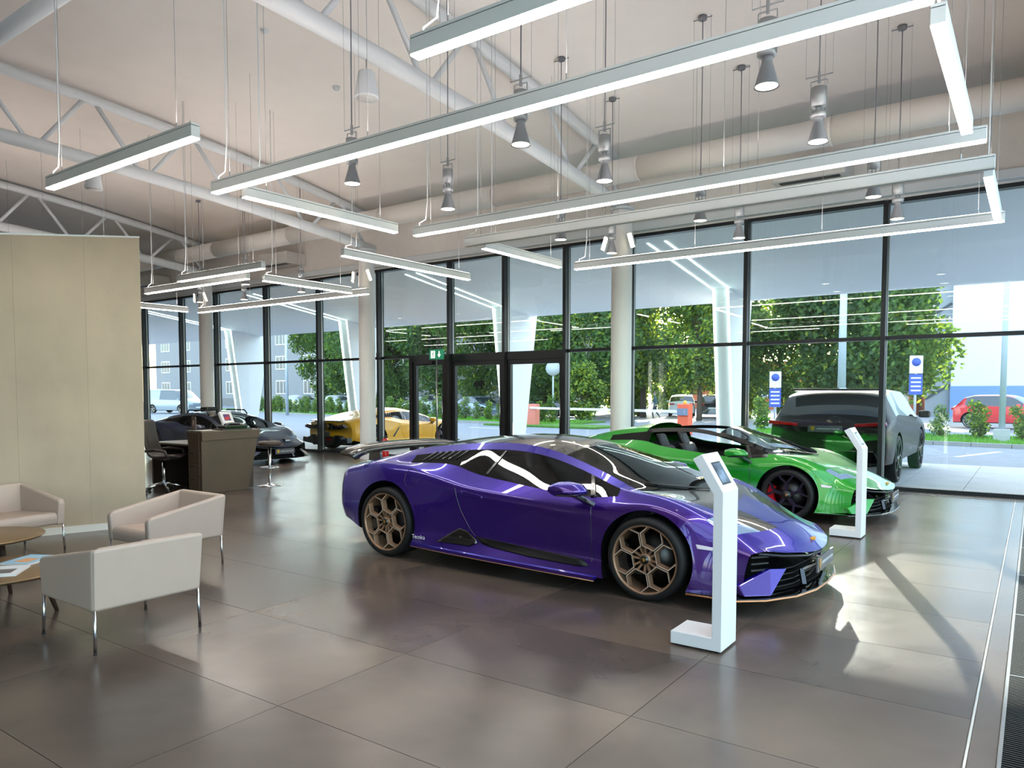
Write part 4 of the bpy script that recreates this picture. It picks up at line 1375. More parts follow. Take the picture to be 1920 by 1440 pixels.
def make_sport(name, label, cat, loc, rz, mesh, mats, wheel, spyder=False, detail=2, sx=1.0, sy=1.0, side_glass=None, group=None, tail=False, nose=True):
    """mats: dict with body, roof, hood, edge (pinstripe), rim, rim_edge, caliper"""
    root = thing(name, label, cat, loc, rz, group)
    me = mesh.copy()
    if sx != 1 or sy != 1:
        co = np.zeros(len(me.vertices) * 3); me.vertices.foreach_get('co', co); co = co.reshape(-1, 3)
        co[:, 0] *= sx; co[:, 1] *= sy
        me.vertices.foreach_set('co', co.ravel()); me.update()
    bvh = BVHTree.FromPolygons([v.co.copy() for v in me.vertices], [tuple(p.vertices) for p in me.polygons])
    P = mats['body']
    slots = [P, mats['roof'], CAR_GLASS, side_glass or CAR_GLASS_DARK, mat('intake_black', (7, 7, 8), .6, spec=.15), HEADLAMP, mats['hood'], WELL]
    def put(nm, idx, keep=None, mm=None):
        q = split_mats(me, idx, keep)
        if len(q.polygons) == 0:
            return None
        for sl in slots:
            q.materials.append(mm or sl)
        o = bpy.data.objects.new(nm, q); COL.objects.link(o); o.parent = root
        return o
    if spyder:
        op = lambda c: not (-.62 * sx < c.x < .47 * sx and c.z > .99) and not (-.40 < c.x < .66 and c.z > .965)
        apil = lambda c: .36 < c.x < 1.17 and c.z > float(np.interp(c.x, [.36, .44, .68, .90, 1.06, 1.18], [.978, .962, .90, .835, .785, .776])) - .004
        put('body', (0,), lambda c: not (-.64 < c.x < .36 and c.z > .90 and abs(c.y) < .72) and not apil(c))
        for sg in (-1, 1):
            put('windshield_pillar', (0,), lambda c: apil(c) and c.y * sg > 0, GLOSS_BLACK)
        put('engine_cover', (1,), lambda c: c.x < -.62)
        put('windshield_header', (1,), lambda c: c.x > .36, GLOSS_BLACK)
    else:
        put('body', (0,)); put('roof', (1,))
    put('underbody', (7,)); put('windshield', (2,)); put('hood_panel', (6,))
    for sg in (-1, 1):
        put('side_intake', (4,), lambda c: c.y * sg > 0); put('headlamp', (5,), lambda c: c.y * sg > 0)
        put('quarter_glass' if spyder else 'side_window', (3,), lambda c: c.y * sg > 0 and (not spyder or c.x > .80))
    if detail >= 1:
        cabin(root, me, True, spyder)
    # wheels
    for xx, rad, w, nm in ((FRONT_X * sx, RF, .245, 'f'), (REAR_X * sx, RR, .305, 'r')):
        for sd in (1, -1):
            make_wheel(name + nm, rad, w, wheel, mats['rim'], mats['rim_edge'], mats['caliper'], root, (xx, -sd * (.925 * sy - w / 2), rad), sd)
    for sd in (-1, 1):
        mirror_unit(root, sd, P, x=.77 * sx, y=.90 * sy, z=.685)
    # door, fuel cap and panel seams
    seam('door_seam', bvh, [(-.50 * sx, .735), (-.47, .70), (-.45, .62), (-.40, .50), (-.30, .34), (-.20, .25)], root)
    seam('door_seam', bvh, [(.86 * sx, .70), (.87, .5), (.87, .22)], root)
    if not spyder:                       # frame round the side glass
        for sd in (-1, 1):
            for nm, pts in (('window_frame', [(-.56, .872), (-.40, .828), (-.05, .789), (.4, .744), (.83, .714), (1.05, .744)]),):
                pass
        mb = MB()
    patch('window_pillar', bvh, [(.83 * sx, .715), (.875 * sx, .722), (.80 * sx, .862), (.765 * sx, .874)], root, GLOSS_BLACK, .006)
    if not spyder:
        patch('quarter_pillar', bvh, [(-.24 * sx, .815), (-.215 * sx, .81), (-.115 * sx, 1.015), (-.135 * sx, 1.018)], root, GLOSS_BLACK, .005)
    if not spyder:
        for sg in (-1, 1):
            for q in range(6):
                x0 = -1.0 + q * .075
                pts = surf_pts(bvh, [((x0 + .10 * u) * sx, .895 + q * .006 + .085 * u) for u in (0, .33, .66, 1)], .004, sg)
                if len(pts) > 2:
                    mb = MB(); mb.tube(pts, .006, 6); obj('intake_slat', mb, GLOSS_BLACK, root)
    if detail >= 2:
        wp = []
        for x_, y_ in ((1.45, .02), (1.40, -.12), (1.33, -.26), (1.24, -.40), (1.13, -.52)):
            h_ = bvh.ray_cast(Vector((x_, y_, 2)), Vector((0, 0, -1)))
            if h_[0] is not None:
                wp.append(h_[0] + Vector((0, 0, .012)))
        mb = MB(); mb.tube(wp, .008, 6); obj('wiper', mb, BLACK_PLASTIC, root)
        c = (-1.0, .745)
        seam('fuel_flap', bvh, [(c[0] + .085 * math.cos(a), c[1] + .085 * math.sin(a)) for a in np.linspace(0, 2 * PI, 25)], root, n=40, sides=(-1,), r=.002)
        patch('door_handle', bvh, [(-.40, .685), (-.17, .655), (-.16, .625), (-.39, .645)], root, P, .002)
        patch('side_reflector', bvh, [(1.68, .455), (1.80, .435), (1.785, .415), (1.69, .425)], root, mat('reflector_white', (205, 195, 205), .2, coat=1), .003)
        patch('sill_intake', bvh, [(-.66, .215), (-.50, .315), (-.42, .355), (-.34, .34), (-.22, .25), (-.30, .215)], root, GLOSS_BLACK, .006)
        patch('door_sill_trim', bvh, [(-.25, .30), (.35, .262), (.86, .235), (.86, .185), (.3, .20), (-.16, .235)], root, mat('sill_black', (9, 9, 10), .45, spec=.3), .003)
    # sill blades with pinstripe
    for sd in (-1, 1):
        pts = [(x * sx, sd * s * sy, z) for x, s, z in ((-.94, .945, .165), (-.5, .962, .155), (0, .972, .145), (.5, .97, .135), (.93, .962, .125))]
        mb = MB()
        for a, b in zip(pts, pts[1:]):
            mb.bar(a, b, .05, .028)
        obj('sill_blade', mb, P if detail >= 2 else GLOSS_BLACK, root)
        if mats.get('edge'):
            mb = MB(); mb.tube([(x, y + sd * .02, z - .016) for x, y, z in pts], .006, 6)
            obj('pinstripe', mb, mats['edge'], root)
    # nose: splitter, bumper blades, grille, plate
    if nose:
        half = [(1.64, .945), (2.0, .925), (2.15, .80), (2.29, .56), (2.355, .30), (2.37, 0)]
        out = [(x * sx, y * sy) for x, y in half] + [(x * sx, -y * sy) for x, y in half[::-1][1:]]
        mb = MB(); mb.prism(out + [(1.6 * sx, -.6), (1.6 * sx, .6)], .112, .128, 'xy')
        obj('front_splitter', mb, mats.get('splitter') or GLOSS_BLACK, root)
        if mats.get('edge'):
            mb = MB(); mb.tube([(x, y, .114) for x, y in out], .007, 6)
            obj('pinstripe', mb, mats['edge'], root)
        for sd in (-1, 1):
            A = [(1.98 * sx, sd * .86, .205), (2.125 * sx, sd * .63, .295), (2.205 * sx, sd * .50, .285), (2.165 * sx, sd * .73, .135), (2.03 * sx, sd * .875, .14)]
            obj('bumper_blade', plate_poly(A, (-.04, -sd * .01, -.004)), P, root, bevel=.008)
            mb = MB()
            for k in range(3):
                mb.bar((2.03 * sx, sd * .76, .385 - k * .045), (2.10 * sx, sd * .60, .375 - k * .045), .012, .012)
            obj('vent_slats', mb, BLACK_PLASTIC, root)
            # upper lip light-catching trim running from the lamp to the plate
            mb = MB(); mb.tube([(2.06 * sx, sd * .70, .405), (2.17 * sx, sd * .5, .37), (2.28 * sx, sd * .25, .342), (2.31 * sx, 0, .335)], .012, 8)
            obj('nose_trim', mb, mat('satin_black', (42, 44, 50), .3), root)
            mb = MB(); mb.bar((2.27 * sx, sd * .30, .14), (2.24 * sx, sd * .26, .24), .03, .03); mb.bar((2.24 * sx, sd * .26, .24), (2.28 * sx, 0, .245), .025, .02)
            obj('grille_frame', mb, GLOSS_BLACK, root)
        mb = MB()
        g = [(2.10, .62), (2.20, .35), (2.23, 0), (2.20, -.35), (2.10, -.62)]
        for z in (.15, .19, .23, .27):
            for a, b in zip(g, g[1:]):
                mb.bar((a[0] * sx, a[1], z), (b[0] * sx, b[1], z), .02, .006)
        obj('lower_grille', mb, BLACK_PLASTIC, root)
        crest_plate(root, (2.345 * sx, 0, .275), 0, .50, .105)
        mb = MB()
        mb.prism([(-.018, .02), (.018, .02), (.017, -.005), (0, -.024), (-.017, -.005)], -.002, .002, 'xy')
        o = obj('nose_crest', mb, GOLD, root, (2.255 * sx, 0, .425)); o.rotation_euler = (0, R(37), R(-90))
    return root, bvh, me

def rear_wing(root, m, x=-1.93, z=.935, span=.86, stand=.42, chord=.25):
    w = bpy.data.objects.new('rear_wing', None); COL.objects.link(w); w.parent = root
    mb = MB(); V, F = [], []
    N = 16
    prof = [(-.5, .02), (-.3, .045), (.2, .03), (.5, -.03), (.2, -.0), (-.3, .012)]
    for k in range(N + 1):
        t = -1 + 2 * k / N
        y = span * t
        arch = .035 * (1 - abs(t) ** 2.5)
        sw = -.10 * abs(t) ** 3
        dip = -.035 * max(0, (abs(t) - .82) / .18)
        for a, b in prof:
            V.append((x - a * -chord + sw * -.6, y, z + arch + b + dip))
    n = len(prof)
    for k in range(N):
        for i in range(n):
            F.append((k * n + i, k * n + (i + 1) % n, (k + 1) * n + (i + 1) % n, (k + 1) * n + i))
    F += [tuple(range(n)), tuple(N * n + i for i in range(n))]
    mb.add(V, F, 0, True)
    obj('wing_blade', mb, m, w)
    for sd in (-1, 1):
        mb = MB(); mb.prism([(x - .09, .79), (x + .10, .82), (x + .07, z + .045), (x - .07, z + .05)], sd * stand - .015, sd * stand + .015, 'xz')
        obj('wing_stand', mb, GLOSS_BLACK, w, bevel=.004)
    return w
# ------------------------------------------------------------------ the four low sports cars
SPORT = sport_mesh()
PURPLE = paint('pearl_purple', (54, 7, 106), .6, .24, flip=(22, 24, 168))
GREEN = paint('vivid_green', (6, 140, 24), .15, .3)
BLUE = paint('slate_blue', (42, 52, 78), .5, .32)
YELLOW = paint('sun_yellow', (242, 172, 0), .0, .4, coat=.35)
BRONZE = mat('bronze_alloy', (158, 124, 98), .38, metal=.5)
BRONZE_EDGE = mat('machined_edge', (214, 194, 176), .4, metal=.35)
BLACK_RIM = mat('black_alloy', (13, 13, 14), .35, coat=.2)
RED_CAL = mat('red_caliper', (215, 20, 28), .3, coat=.6)
BLACK_CAL = mat('black_caliper', (16, 16, 17), .3, coat=.5)

car, bvh, me_ = make_sport('sports_car', 'pearl purple low coupe with black roof, bronze hexagon wheels and rear wing', 'car',
    (-3.59, 5.79, 0), 0, SPORT, dict(body=PURPLE, roof=CARBON, hood=CARBON, edge=COPPER, rim=BRONZE, rim_edge=BRONZE_EDGE, caliper=BLACK_CAL), 'hex')
rear_wing(car, CARBON)
b = MB(); b.prism([(-.50, .17), (.50, .17), (.56, .33), (-.56, .33)], -2.05, -2.20, 'yz'); obj('rear_diffuser', b, GLOSS_BLACK, car, bevel=.02)
b = MB(); b.prism([(-.52, .58), (.52, .58), (.46, .71), (-.46, .71)], -2.08, -2.20, 'yz'); obj('rear_grille', b, mat('intake_black', (7, 7, 8), .6, spec=.15), car, bevel=.02)
for sd in (-1, 1):
    b = MB(); b.bar((-2.20, sd * .26, .68), (-2.185, sd * .46, .695), .03, .03); obj('tail_lamp', b, TAIL_RED, car, bevel=.008)
text_mesh('model_script', 'Tecnica', .05, WHITE_PRINT, car, (-.86, -.948, .235), (PI / 2, 0, 0), .001)

car, bvh, me_ = make_sport('sports_car', 'bright green open-top sports car with black wheels and red brake calipers', 'car',
    (-3.70, 9.94, 0), 0, SPORT, dict(body=GREEN, roof=GREEN, hood=GREEN, rim=BLACK_RIM, rim_edge=BLACK_RIM, caliper=RED_CAL), 'y', spyder=True, side_glass=CAR_GLASS)
# slate blue raised coupe behind the desk
car, bvh, me_ = make_sport('sports_car', 'slate blue coupe with black roof and hood lamps, nose toward the camera', 'car',
    (-15.62, 10.22, .03), 0, SPORT, dict(body=BLUE, roof=GLOSS_BLACK, hood=BLUE, rim=BLACK_RIM, rim_edge=BLACK_RIM, caliper=BLACK_CAL), 'y', detail=1)
car.location.z = 0
for sd in (-1, 1):
    b = MB(); b.box(-.05, .05, -.075, .075, -.03, .03)
    l = obj('hood_lamp', b, BLACK_PLASTIC, car, (2.14, sd * .20, .505), bevel=.01); l.rotation_euler = (0, R(12), 0)
    b = MB(); b.box(.05, .053, -.065, .065, -.02, .02); obj('lamp_lens', b, mat('lamp_lens', (190, 205, 215), .1, coat=1), l)
b = MB(); b.box(-.45, .25, -.35, .35, 1.15, 1.165)
for sd in (-1, 1):
    b2 = MB(); b2.tube([(-.55, sd * .5, 1.075), (-.5, sd * .5, 1.14), (.2, sd * .5, 1.14), (.3, sd * .5, 1.055)], .016, 8); obj('roof_rail', b2, BLACK_PLASTIC, car)
b = MB(); b.prism([(-.62, 1.09), (-.30, 1.13), (-.32, 1.21), (-.58, 1.20)], -.16, .16, 'xz'); obj('roof_scoop', b, BLACK_PLASTIC, car, bevel=.02)

# yellow coupe parked outside, tail toward the glass
SX, SY = 1.06, 1.04
car, bvh, me_ = make_sport('sports_car', 'yellow low coupe parked outside the glass with its tail toward the showroom', 'car',
    (-15.34, 15.42, 0), PI / 2, SPORT, dict(body=YELLOW, roof=YELLOW, hood=YELLOW, rim=BLACK_RIM, rim_edge=STEEL, caliper=BLACK_CAL), 'y', detail=1, sx=SX, sy=SY, nose=True)
xb = -2.205 * SX
b = MB(); b.prism([(-.80, .64), (-.60, .59), (-.30, .59), (.30, .59), (.60, .59), (.80, .64), (.70, .72), (.40, .68), (.22, .75), (-.22, .75), (-.40, .68), (-.70, .72)], xb + .10, xb - .012, 'yz'); obj('rear_fascia', b, GLOSS_BLACK, car, bevel=.006)
for sd in (-1, 1):
    b = MB()
    for a, c in (((.76, .69), (.60, .665)), ((.60, .665), (.46, .70)), ((.60, .665), (.46, .63))):
        b.bar((xb - .018, sd * a[0], a[1]), (xb - .02, sd * c[0], c[1]), .02, .022)
    obj('tail_lamp', b, mat('smoked_lamp', (96, 60, 64), .15, coat=1.0), car)
    b = MB(); b.prism([(sd * .34, .17), (sd * .40, .17), (sd * .52, .44), (sd * .44, .44)], xb + .08, xb - .06, 'yz'); obj('diffuser_fin', b, BLACK_PLASTIC, car, bevel=.01)
    b = MB(); b.prism([(sd * .42, .19), (sd * .88, .24), (sd * .86, .38), (sd * .70, .36), (sd * .50, .43)], xb + .16, xb - .015, 'yz'); obj('bumper_corner', b, BLACK_PLASTIC, car, bevel=.015)
    b = MB(); b.tube([(xb + .02, sd * .11, .665), (xb - .05, sd * .11, .665)], .075, 6); obj('exhaust', b, mat('exhaust_tip', (150, 120, 70), .3, metal=.9), car)
    patch('side_vent', bvh, [(-.50 * SX, .60), (-.44 * SX, .62), (-.66 * SX, .34), (-.72 * SX, .36)], car, GLOSS_BLACK, .004, sides=(sd,))
b = MB(); b.box(xb - .03, xb + .12, -.46, .46, .17, .40); obj('diffuser', b, BLACK_PLASTIC, car, bevel=.02)
b = MB(); b.box(xb - .05, xb - .03, -.30, -.12, .31, .335); obj('fog_lamp', b, TAIL_RED, car)
b = MB(); b.box(xb - .042, xb - .028, -.24, .24, .42, .52); obj('plate', b, PLATE_GREY, car)
b = MB(); b.prism([(xb + .16, .80), (xb + .02, .80), (xb + .02, .82), (xb + .16, .84)], -.60, .60, 'xz'); obj('tail_lip', b, GLOSS_BLACK, car, bevel=.006)

# ------------------------------------------------------------------ ordinary vehicles
def road_car(name, label, loc, rz, pm, top, belt, w, L, glass_x, ws, rw, wr=.33, wb=(1.35, -1.35), zsill=.24, cat='car', group=None, lamps=True, tint=None, plate=True, sub=2):
    """top/belt: (x, z) profiles; glass_x: side window range; ws, rw: windshield and rear window ranges on the top skin"""
    H = max(z for _, z in top)
    tx, tz = [p[0] for p in top], [p[1] for p in top]
    bx, bz = [p[0] for p in belt], [p[1] for p in belt]
    xs = sorted(set([p[0] for p in top] + [p[0] for p in belt] + list(glass_x) + list(ws) + list(rw) + [wb[0], wb[1], wb[0] + .45, wb[0] - .45, wb[1] + .45, wb[1] - .45]), reverse=True)
    xx = [xs[0]]
    for x in xs[1:]:
        if xx[-1] - x > .05:
            xx.append(x)
    xs = xx
    T = np.interp(xs, tx[::-1] if tx[0] > tx[-1] else tx, tz[::-1] if tx[0] > tx[-1] else tz)
    Bz = np.interp(xs, bx[::-1] if bx[0] > bx[-1] else bx, bz[::-1] if bx[0] > bx[-1] else bz)
    rows = [[], [], [], [], [], [], [], []]
    for x, t_, b_ in zip(xs, T, Bz):
        g = max(0, min(1, (t_ - b_) / (H - min(Bz[len(Bz) // 2], H - .3))))
        endn = .94 if abs(x) > L / 2 - .12 else 1.0
        ww = w * endn
        rows[0].append((x, 0, zsill - .03)); rows[1].append((x, ww * .8, zsill - .03)); rows[2].append((x, ww * .96, zsill + .02)); rows[3].append((x, ww, .52 if H < 1.6 else .6))
        rows[4].append((x, ww * .965, min(b_, t_ - .02))); rows[5].append((x, ww * (.93 - .17 * g), max(min(b_, t_ - .02) + .005, t_ - .07)))
        rows[6].append((x, ww * (.60 - .08 * g), t_ - .015)); rows[7].append((x, 0, t_))
    def mf(x, j):
        if j in (5, 6):
            if ws[1] < x < ws[0] or rw[1] < x < rw[0]:
                return 2
        if j == 4 and glass_x[1] < x < glass_x[0]:
            return 3
        return 7 if j in (0, 1) else 0
    def cr(x, j):
        return {2: .5, 3: .2, 4: .5, 5: .5}.get(j, 0)
    me = loft_body(rows, xs, (L / 2 - .7, L / 2, .16, 2, w), (L / 2 - .6, L / 2, .10, 2, w), None, mf, cr, (0, 0), cut=[(wb[0], wr, wr + .06, w * .62, w + .3), (wb[1], wr, wr + .06, w * .62, w + .3)], sub=sub, inset=(-.03, -.03))
    root = thing(name, label, cat, loc, rz, group)
    gm = tint or mat('vehicle_glass', (44, 52, 60), .06, coat=1.0, spec=.8)
    def put(nm, idx, m, keep=None):
        q = split_mats(me, idx, keep)
        if len(q.polygons):
            for _ in range(8):
                q.materials.append(m)
            o = bpy.data.objects.new(nm, q); COL.objects.link(o); o.parent = root
    put('body', (0,), pm); put('underbody', (7,), WELL)
    xm = (ws[0] + rw[0]) / 2
    put('windshield', (2,), gm, lambda c: c.x > xm); put('rear_window', (2,), gm, lambda c: c.x <= xm)
    for sg in (-1, 1):
        put('side_window', (3,), gm, lambda c: c.y * sg > 0)
    for x in wb:
        for sd in (1, -1):
            make_wheel('road%.2f' % wr, wr, .21, 'y', STEEL if wr < .36 else BLACK_RIM, STEEL, BLACK_CAL, root, (x, -sd * (w - .115), wr), sd)
    bb = lambda x: float(np.interp(x, bx[::-1] if bx[0] > bx[-1] else bx, bz[::-1] if bx[0] > bx[-1] else bz))
    for sd in (-1, 1):
        b = MB(); b.box(-.07, .07, -.10, .10, -.07, .07); obj('side_mirror', b, pm, root, (ws[0] - .35, sd * (w + .09), bb(ws[0] - .4) + .06), bevel=.03, seg=2)
        if lamps:
            b = MB(); b.box(-.03, .03, -.16, .16, -.055, .055); obj('tail_lamp', b, TAIL_RED, root, (-L / 2 + .015, sd * (w * .73), bb(-L / 2) - .06), bevel=.02)
            b = MB(); b.box(-.03, .03, -.17, .17, -.05, .05); obj('headlamp', b, mat('lamp_lens', (190, 205, 215), .1, coat=1), root, (L / 2 - .06, sd * (w * .68), bb(L / 2) - .07), bevel=.02)
    if plate:
        b = MB(); b.box(-.008, .008, -.26, .26, -.055, .055); obj('number_plate', b, WHITE_PRINT, root, (-L / 2 - .02, 0, .62 if H < 1.6 else .78))
        b = MB(); b.box(-.008, .008, -.26, .26, -.055, .055); obj('number_plate', b, WHITE_PRINT, root, (L / 2 + .02, 0, .48))
    return root

SEDAN = dict(top=[(2.25, .66), (2.1, .76), (1.0, .95), (.25, 1.36), (-.1, 1.42), (-.8, 1.42), (-1.6, 1.10), (-2.15, 1.05), (-2.28, .95)], belt=[(2.25, .62), (1.0, .88), (-1.5, .96), (-2.28, .92)], w=.88, L=4.56,
             glass_x=(.75, -1.35), ws=(1.0, .25), rw=(-.8, -1.6))
HATCH = dict(top=[(2.0, .72), (1.85, .82), (1.0, 1.02), (.4, 1.45), (0, 1.52), (-1.2, 1.50), (-1.55, 1.40), (-1.95, 1.05), (-2.05, .95)], belt=[(2.0, .68), (1.0, .95), (-1.6, 1.02), (-2.05, .92)], w=.9, L=4.1,
             glass_x=(.8, -1.5), ws=(1.0, .4), rw=(-1.55, -1.95), wb=(1.25, -1.25))
VAN = dict(top=[(2.4, .85), (2.25, 1.0), (1.75, 1.2), (1.0, 1.86), (.6, 1.95), (-2.2, 1.95), (-2.4, 1.8)], belt=[(2.4, .8), (1.7, 1.05), (-2.4, 1.12)], w=.95, L=4.8, glass_x=(1.5, -1.0), ws=(1.75, 1.0), rw=(-2.2, -2.4), wb=(1.5, -1.5))
SUV = dict(top=[(2.5, .86), (2.35, 1.0), (1.3, 1.14), (.4, 1.58), (0, 1.64), (-1.2, 1.62), (-1.75, 1.54), (-2.3, 1.16), (-2.52, 1.02)], belt=[(2.5, .82), (1.2, 1.05), (-1.6, 1.16), (-2.52, .98)], w=.99, L=5.04,
           glass_x=(1.0, -1.75), ws=(1.3, .4), rw=(-1.75, -2.3), wb=(1.5, -1.5), wr=.40, zsill=.34)

suv = road_car('suv', 'dark bronze black SUV parked outside the right windows, seen from behind', (-2.86, 15.62, 0), PI / 2, paint('bronze_black', (22, 18, 17), .25, .2), lamps=False, plate=False, **SUV)
p = crest_plate(suv, (-2.55, 0, .93), PI, .54, .11)
for sd in (-1, 1):
    b = MB(); b.prism([(sd * .45, .97), (sd * .93, 1.0), (sd * .92, 1.06), (sd * .45, 1.02)], -2.545, -2.48, 'yz'); obj('tail_lamp', b, TAIL_RED, suv, bevel=.008)
    b = MB(); b.tube([(-2.5, sd * .58, .42), (-2.58, sd * .58, .42)], .055, 16); obj('exhaust', b, BLACK_PLASTIC, suv)
b = MB(); b.prism([(-.85, .38), (.85, .38), (.75, .58), (-.75, .58)], -2.55, -2.45, 'yz'); obj('diffuser', b, GLOSS_BLACK, suv, bevel=.01)
b = MB(); b.prism([(-1.72, 1.62), (-1.95, 1.60), (-1.97, 1.57), (-1.72, 1.56)], -.72, .72, 'xz'); obj('roof_spoiler', b, GLOSS_BLACK, suv, bevel=.01)

GREYP = paint('grey_metal', (92, 98, 110), .5, .35); SILV = paint('silver_metal', (176, 186, 196), .5, .35); WHITEP = paint('white_car', (232, 234, 236), 0, .35)
DARKP = paint('black_car', (24, 26, 30), .3, .3); REDP = paint('red_car', (205, 40, 48), .1, .35); VANP = paint('van_grey', (150, 162, 172), .4, .35)
PK = 'parked cars across the road'
road_car('sedan', 'dark grey sedan parked behind the white barrier boom', (-27.5, 43.5, 0), R(166), GREYP, group=PK, **SEDAN)
road_car('hatchback', 'white hatchback driving away beyond the walking person', (-20.4, 49.6, 0), R(112), WHITEP, group=PK, **HATCH)
road_car('hatchback', 'black car parked beside the white hatchback', (-17.9, 48.6, 0), R(112), DARKP, group=PK, **HATCH)
road_car('van', 'light grey van at the left seen past the partition edge', (-57.5, 33.5, 0), R(14), VANP, group=PK, **VAN)
road_car('sedan', 'silver sedan behind the hedge beyond the yellow car', (-37.5, 41.5, 0), R(166), SILV, group=PK, **SEDAN)
road_car('sedan', 'silver blue sedan behind the hedge seen through the double door', (-31.0, 40.0, 0), R(-14), paint('silver_blue', (140, 156, 178), .5, .35), group=PK, **SEDAN)
road_car('hatchback', 'pale car behind the hedge left of the yellow car', (-47.5, 42.5, 0), R(-14), SILV, group=PK, **HATCH)
road_car('hatchback', 'pale car behind the hedge above the blue car nose', (-54.5, 44.0, 0), R(-14), SILV, group=PK, **HATCH)
road_car('sedan', 'dark blue car parked behind the dark SUV near the blue sign', (-10.2, 45.0, 0), R(166), paint('navy_car', (50, 62, 84), .4, .35), group=PK, **SEDAN)
road_car('hatchback', 'red hatchback parked behind the hedge at the right edge', (-1.0, 40.0, 0), R(-14), REDP, group=PK, **HATCH)
# ------------------------------------------------------------------ outside: canopy, ground, street
ASPH = mat('asphalt', (132, 136, 144), .85, noise=.10, nscale=3, bump=.1, bscale=60)
PAVE = mat('paving_grey', (190, 190, 192), .8, noise=.06, nscale=2)
GRASS = mat('grass_soil', (84, 128, 46), .95, noise=.25, nscale=4)
b = MB(); b.box(-160, 90, YW + .12, 140, -.30, -.03); b.box(.52, 90, -60, YW + .12, -.30, -.03); struct('ground', b, ASPH)
pv = struct('pavement')
for ix in range(-31, 2):                                  # big paving slabs under the canopy
    for iy in range(0, 6):
        if ix < -14 and iy > 2:
            continue
        bx = MB(); bx.box(ix * .9 + .004, ix * .9 + .896, YW + .13 + iy * .9 + .004, YW + .13 + iy * .9 + .896, -.04, -.004)
        obj('paving_slab', bx, PAVE, pv)
# canopy
CAN = mat('canopy_white', (244, 245, 247), .6)
b = MB(); b.prism([(YW + .12, 4.50), (18.3, 3.80), (18.3, 4.15), (YW + .12, 5.2)], -34, 6, 'yz'); struct('ceiling_canopy', b, CAN)
LEDX = mat('canopy_led', (236, 255, 250), emit=6.0, emit_col=(232, 255, 250))
canz = lambda y: 4.50 - (y - YW - .12) * (.70 / (18.3 - YW - .12))
for k, x in enumerate((-6.08, -12.52, -18.95, -25.4)):
    t = thing('canopy_leg', ['white tapered canopy leg with light strips behind the green car', 'white tapered canopy leg with light strips behind the double door', 'white tapered canopy leg with light strips behind the yellow car', 'white tapered canopy leg with light strips behind the blue car'][k], 'canopy leg', (x, 0, 0), 0, 'tapered canopy legs')
    b = MB(); b.prism([(17.55, -.03), (18.05, -.03), (18.75, canz(18.75) + .35), (17.0, canz(17.0) + .05)], -.20, .20, 'yz'); obj('leg_body', b, CAN, t, bevel=.01)
    for sd in (-1, 1):
        b = MB(); b.bar((sd * .185, 17.535, .0), (sd * .185, 16.985, canz(17.0) - .005), .028, .012, (1, 0, 0)); obj('light_strip', b, LEDX, t)
        b = MB(); b.bar((sd * .185, 16.98, canz(16.98) - .008), (sd * .185, YW + .5, canz(YW + .5) - .008), .028, .012, (0, 0, 1)); obj('light_strip', b, LEDX, t)
    b = MB(); b.bar((-.2, 16.99, canz(17.0) - .004), (.2, 16.99, canz(17.0) - .004), .02, .02); obj('cross_strip', b, CAN, t)
# kerb, verge
def kerbline(x):
    return 25.2 - .25 * x
kb = struct('kerb')
for seg_ in ((-70, -19.2), (-9.5, 12)):
    n = int((seg_[1] - seg_[0]) / 1.0)
    for q in range(n):
        x0 = seg_[0] + q * 1.0
        bx = MB(); bx.bar((x0 + .01, kerbline(x0), .0), (x0 + .99, kerbline(x0 + .98), .0), .16, .18); obj('kerb_stone', bx, mat('kerb_grey', (150, 150, 148), .85), kb)
for k, (xa, xb_, wd) in enumerate(((-70, -19.2, 6.0), (-9.5, 12, 5.5))):
    bx = MB(); bx.add([(xa, kerbline(xa) + .1, .05), (xb_, kerbline(xb_) + .1, .05), (xb_, kerbline(xb_) + wd, .05), (xa, kerbline(xa) + wd, .05)] + [(xa, kerbline(xa) + .1, -.1), (xb_, kerbline(xb_) + .1, -.1), (xb_, kerbline(xb_) + wd, -.1), (xa, kerbline(xa) + wd, -.1)],
                      [(0, 1, 2, 3), (0, 4, 5, 1), (1, 5, 6, 2), (2, 6, 7, 3), (3, 7, 4, 0)])
    struct('lawn_%d' % (k + 1), bx, GRASS)
GB = mat('grass_blade', (106, 160, 52), .9, noise=.2, nscale=2)
rg = random.Random(5); V, F = [], []
for k in range(26000):
    x = rg.uniform(-46, -19.4) if k % 3 else rg.uniform(-9.3, 6)
    y = kerbline(x) + rg.uniform(.12, 5.2); h = rg.uniform(.04, .11); a = rg.uniform(0, PI); w_ = .02
    o_ = len(V); V += [(x - w_ * math.cos(a), y - w_ * math.sin(a), .05), (x + w_ * math.cos(a), y + w_ * math.sin(a), .05), (x + rg.uniform(-.03, .03), y + rg.uniform(-.03, .03), .05 + h)]
    F.append((o_, o_ + 1, o_ + 2))
b = MB(); b.add(V, F); tag(obj('grass_blades', b, GB), 'short green grass on the verges beyond the road', 'grass', kind='stuff')
# road markings
for k, (x, y, a, L) in enumerate(((-1.15, 22.4, R(72), 2.6), (.35, 22.4, R(72), 2.2), (-26, 29.5, R(-8), 2.4), (-20.5, 27.0, R(-8), 2.4))):
    bx = MB(); bx.box(-L / 2, L / 2, -.07, .07, -.03, -.026)
    tag(obj('road_marking', bx, mat('road_paint', (230, 230, 228), .8), None, (x, y, 0), a), ['white parking line at the right beyond the glass', 'white parking line at the far right edge of the road', 'white road line beyond the double door', 'white road line behind the barrier post'][k], 'road line', 'white road lines')

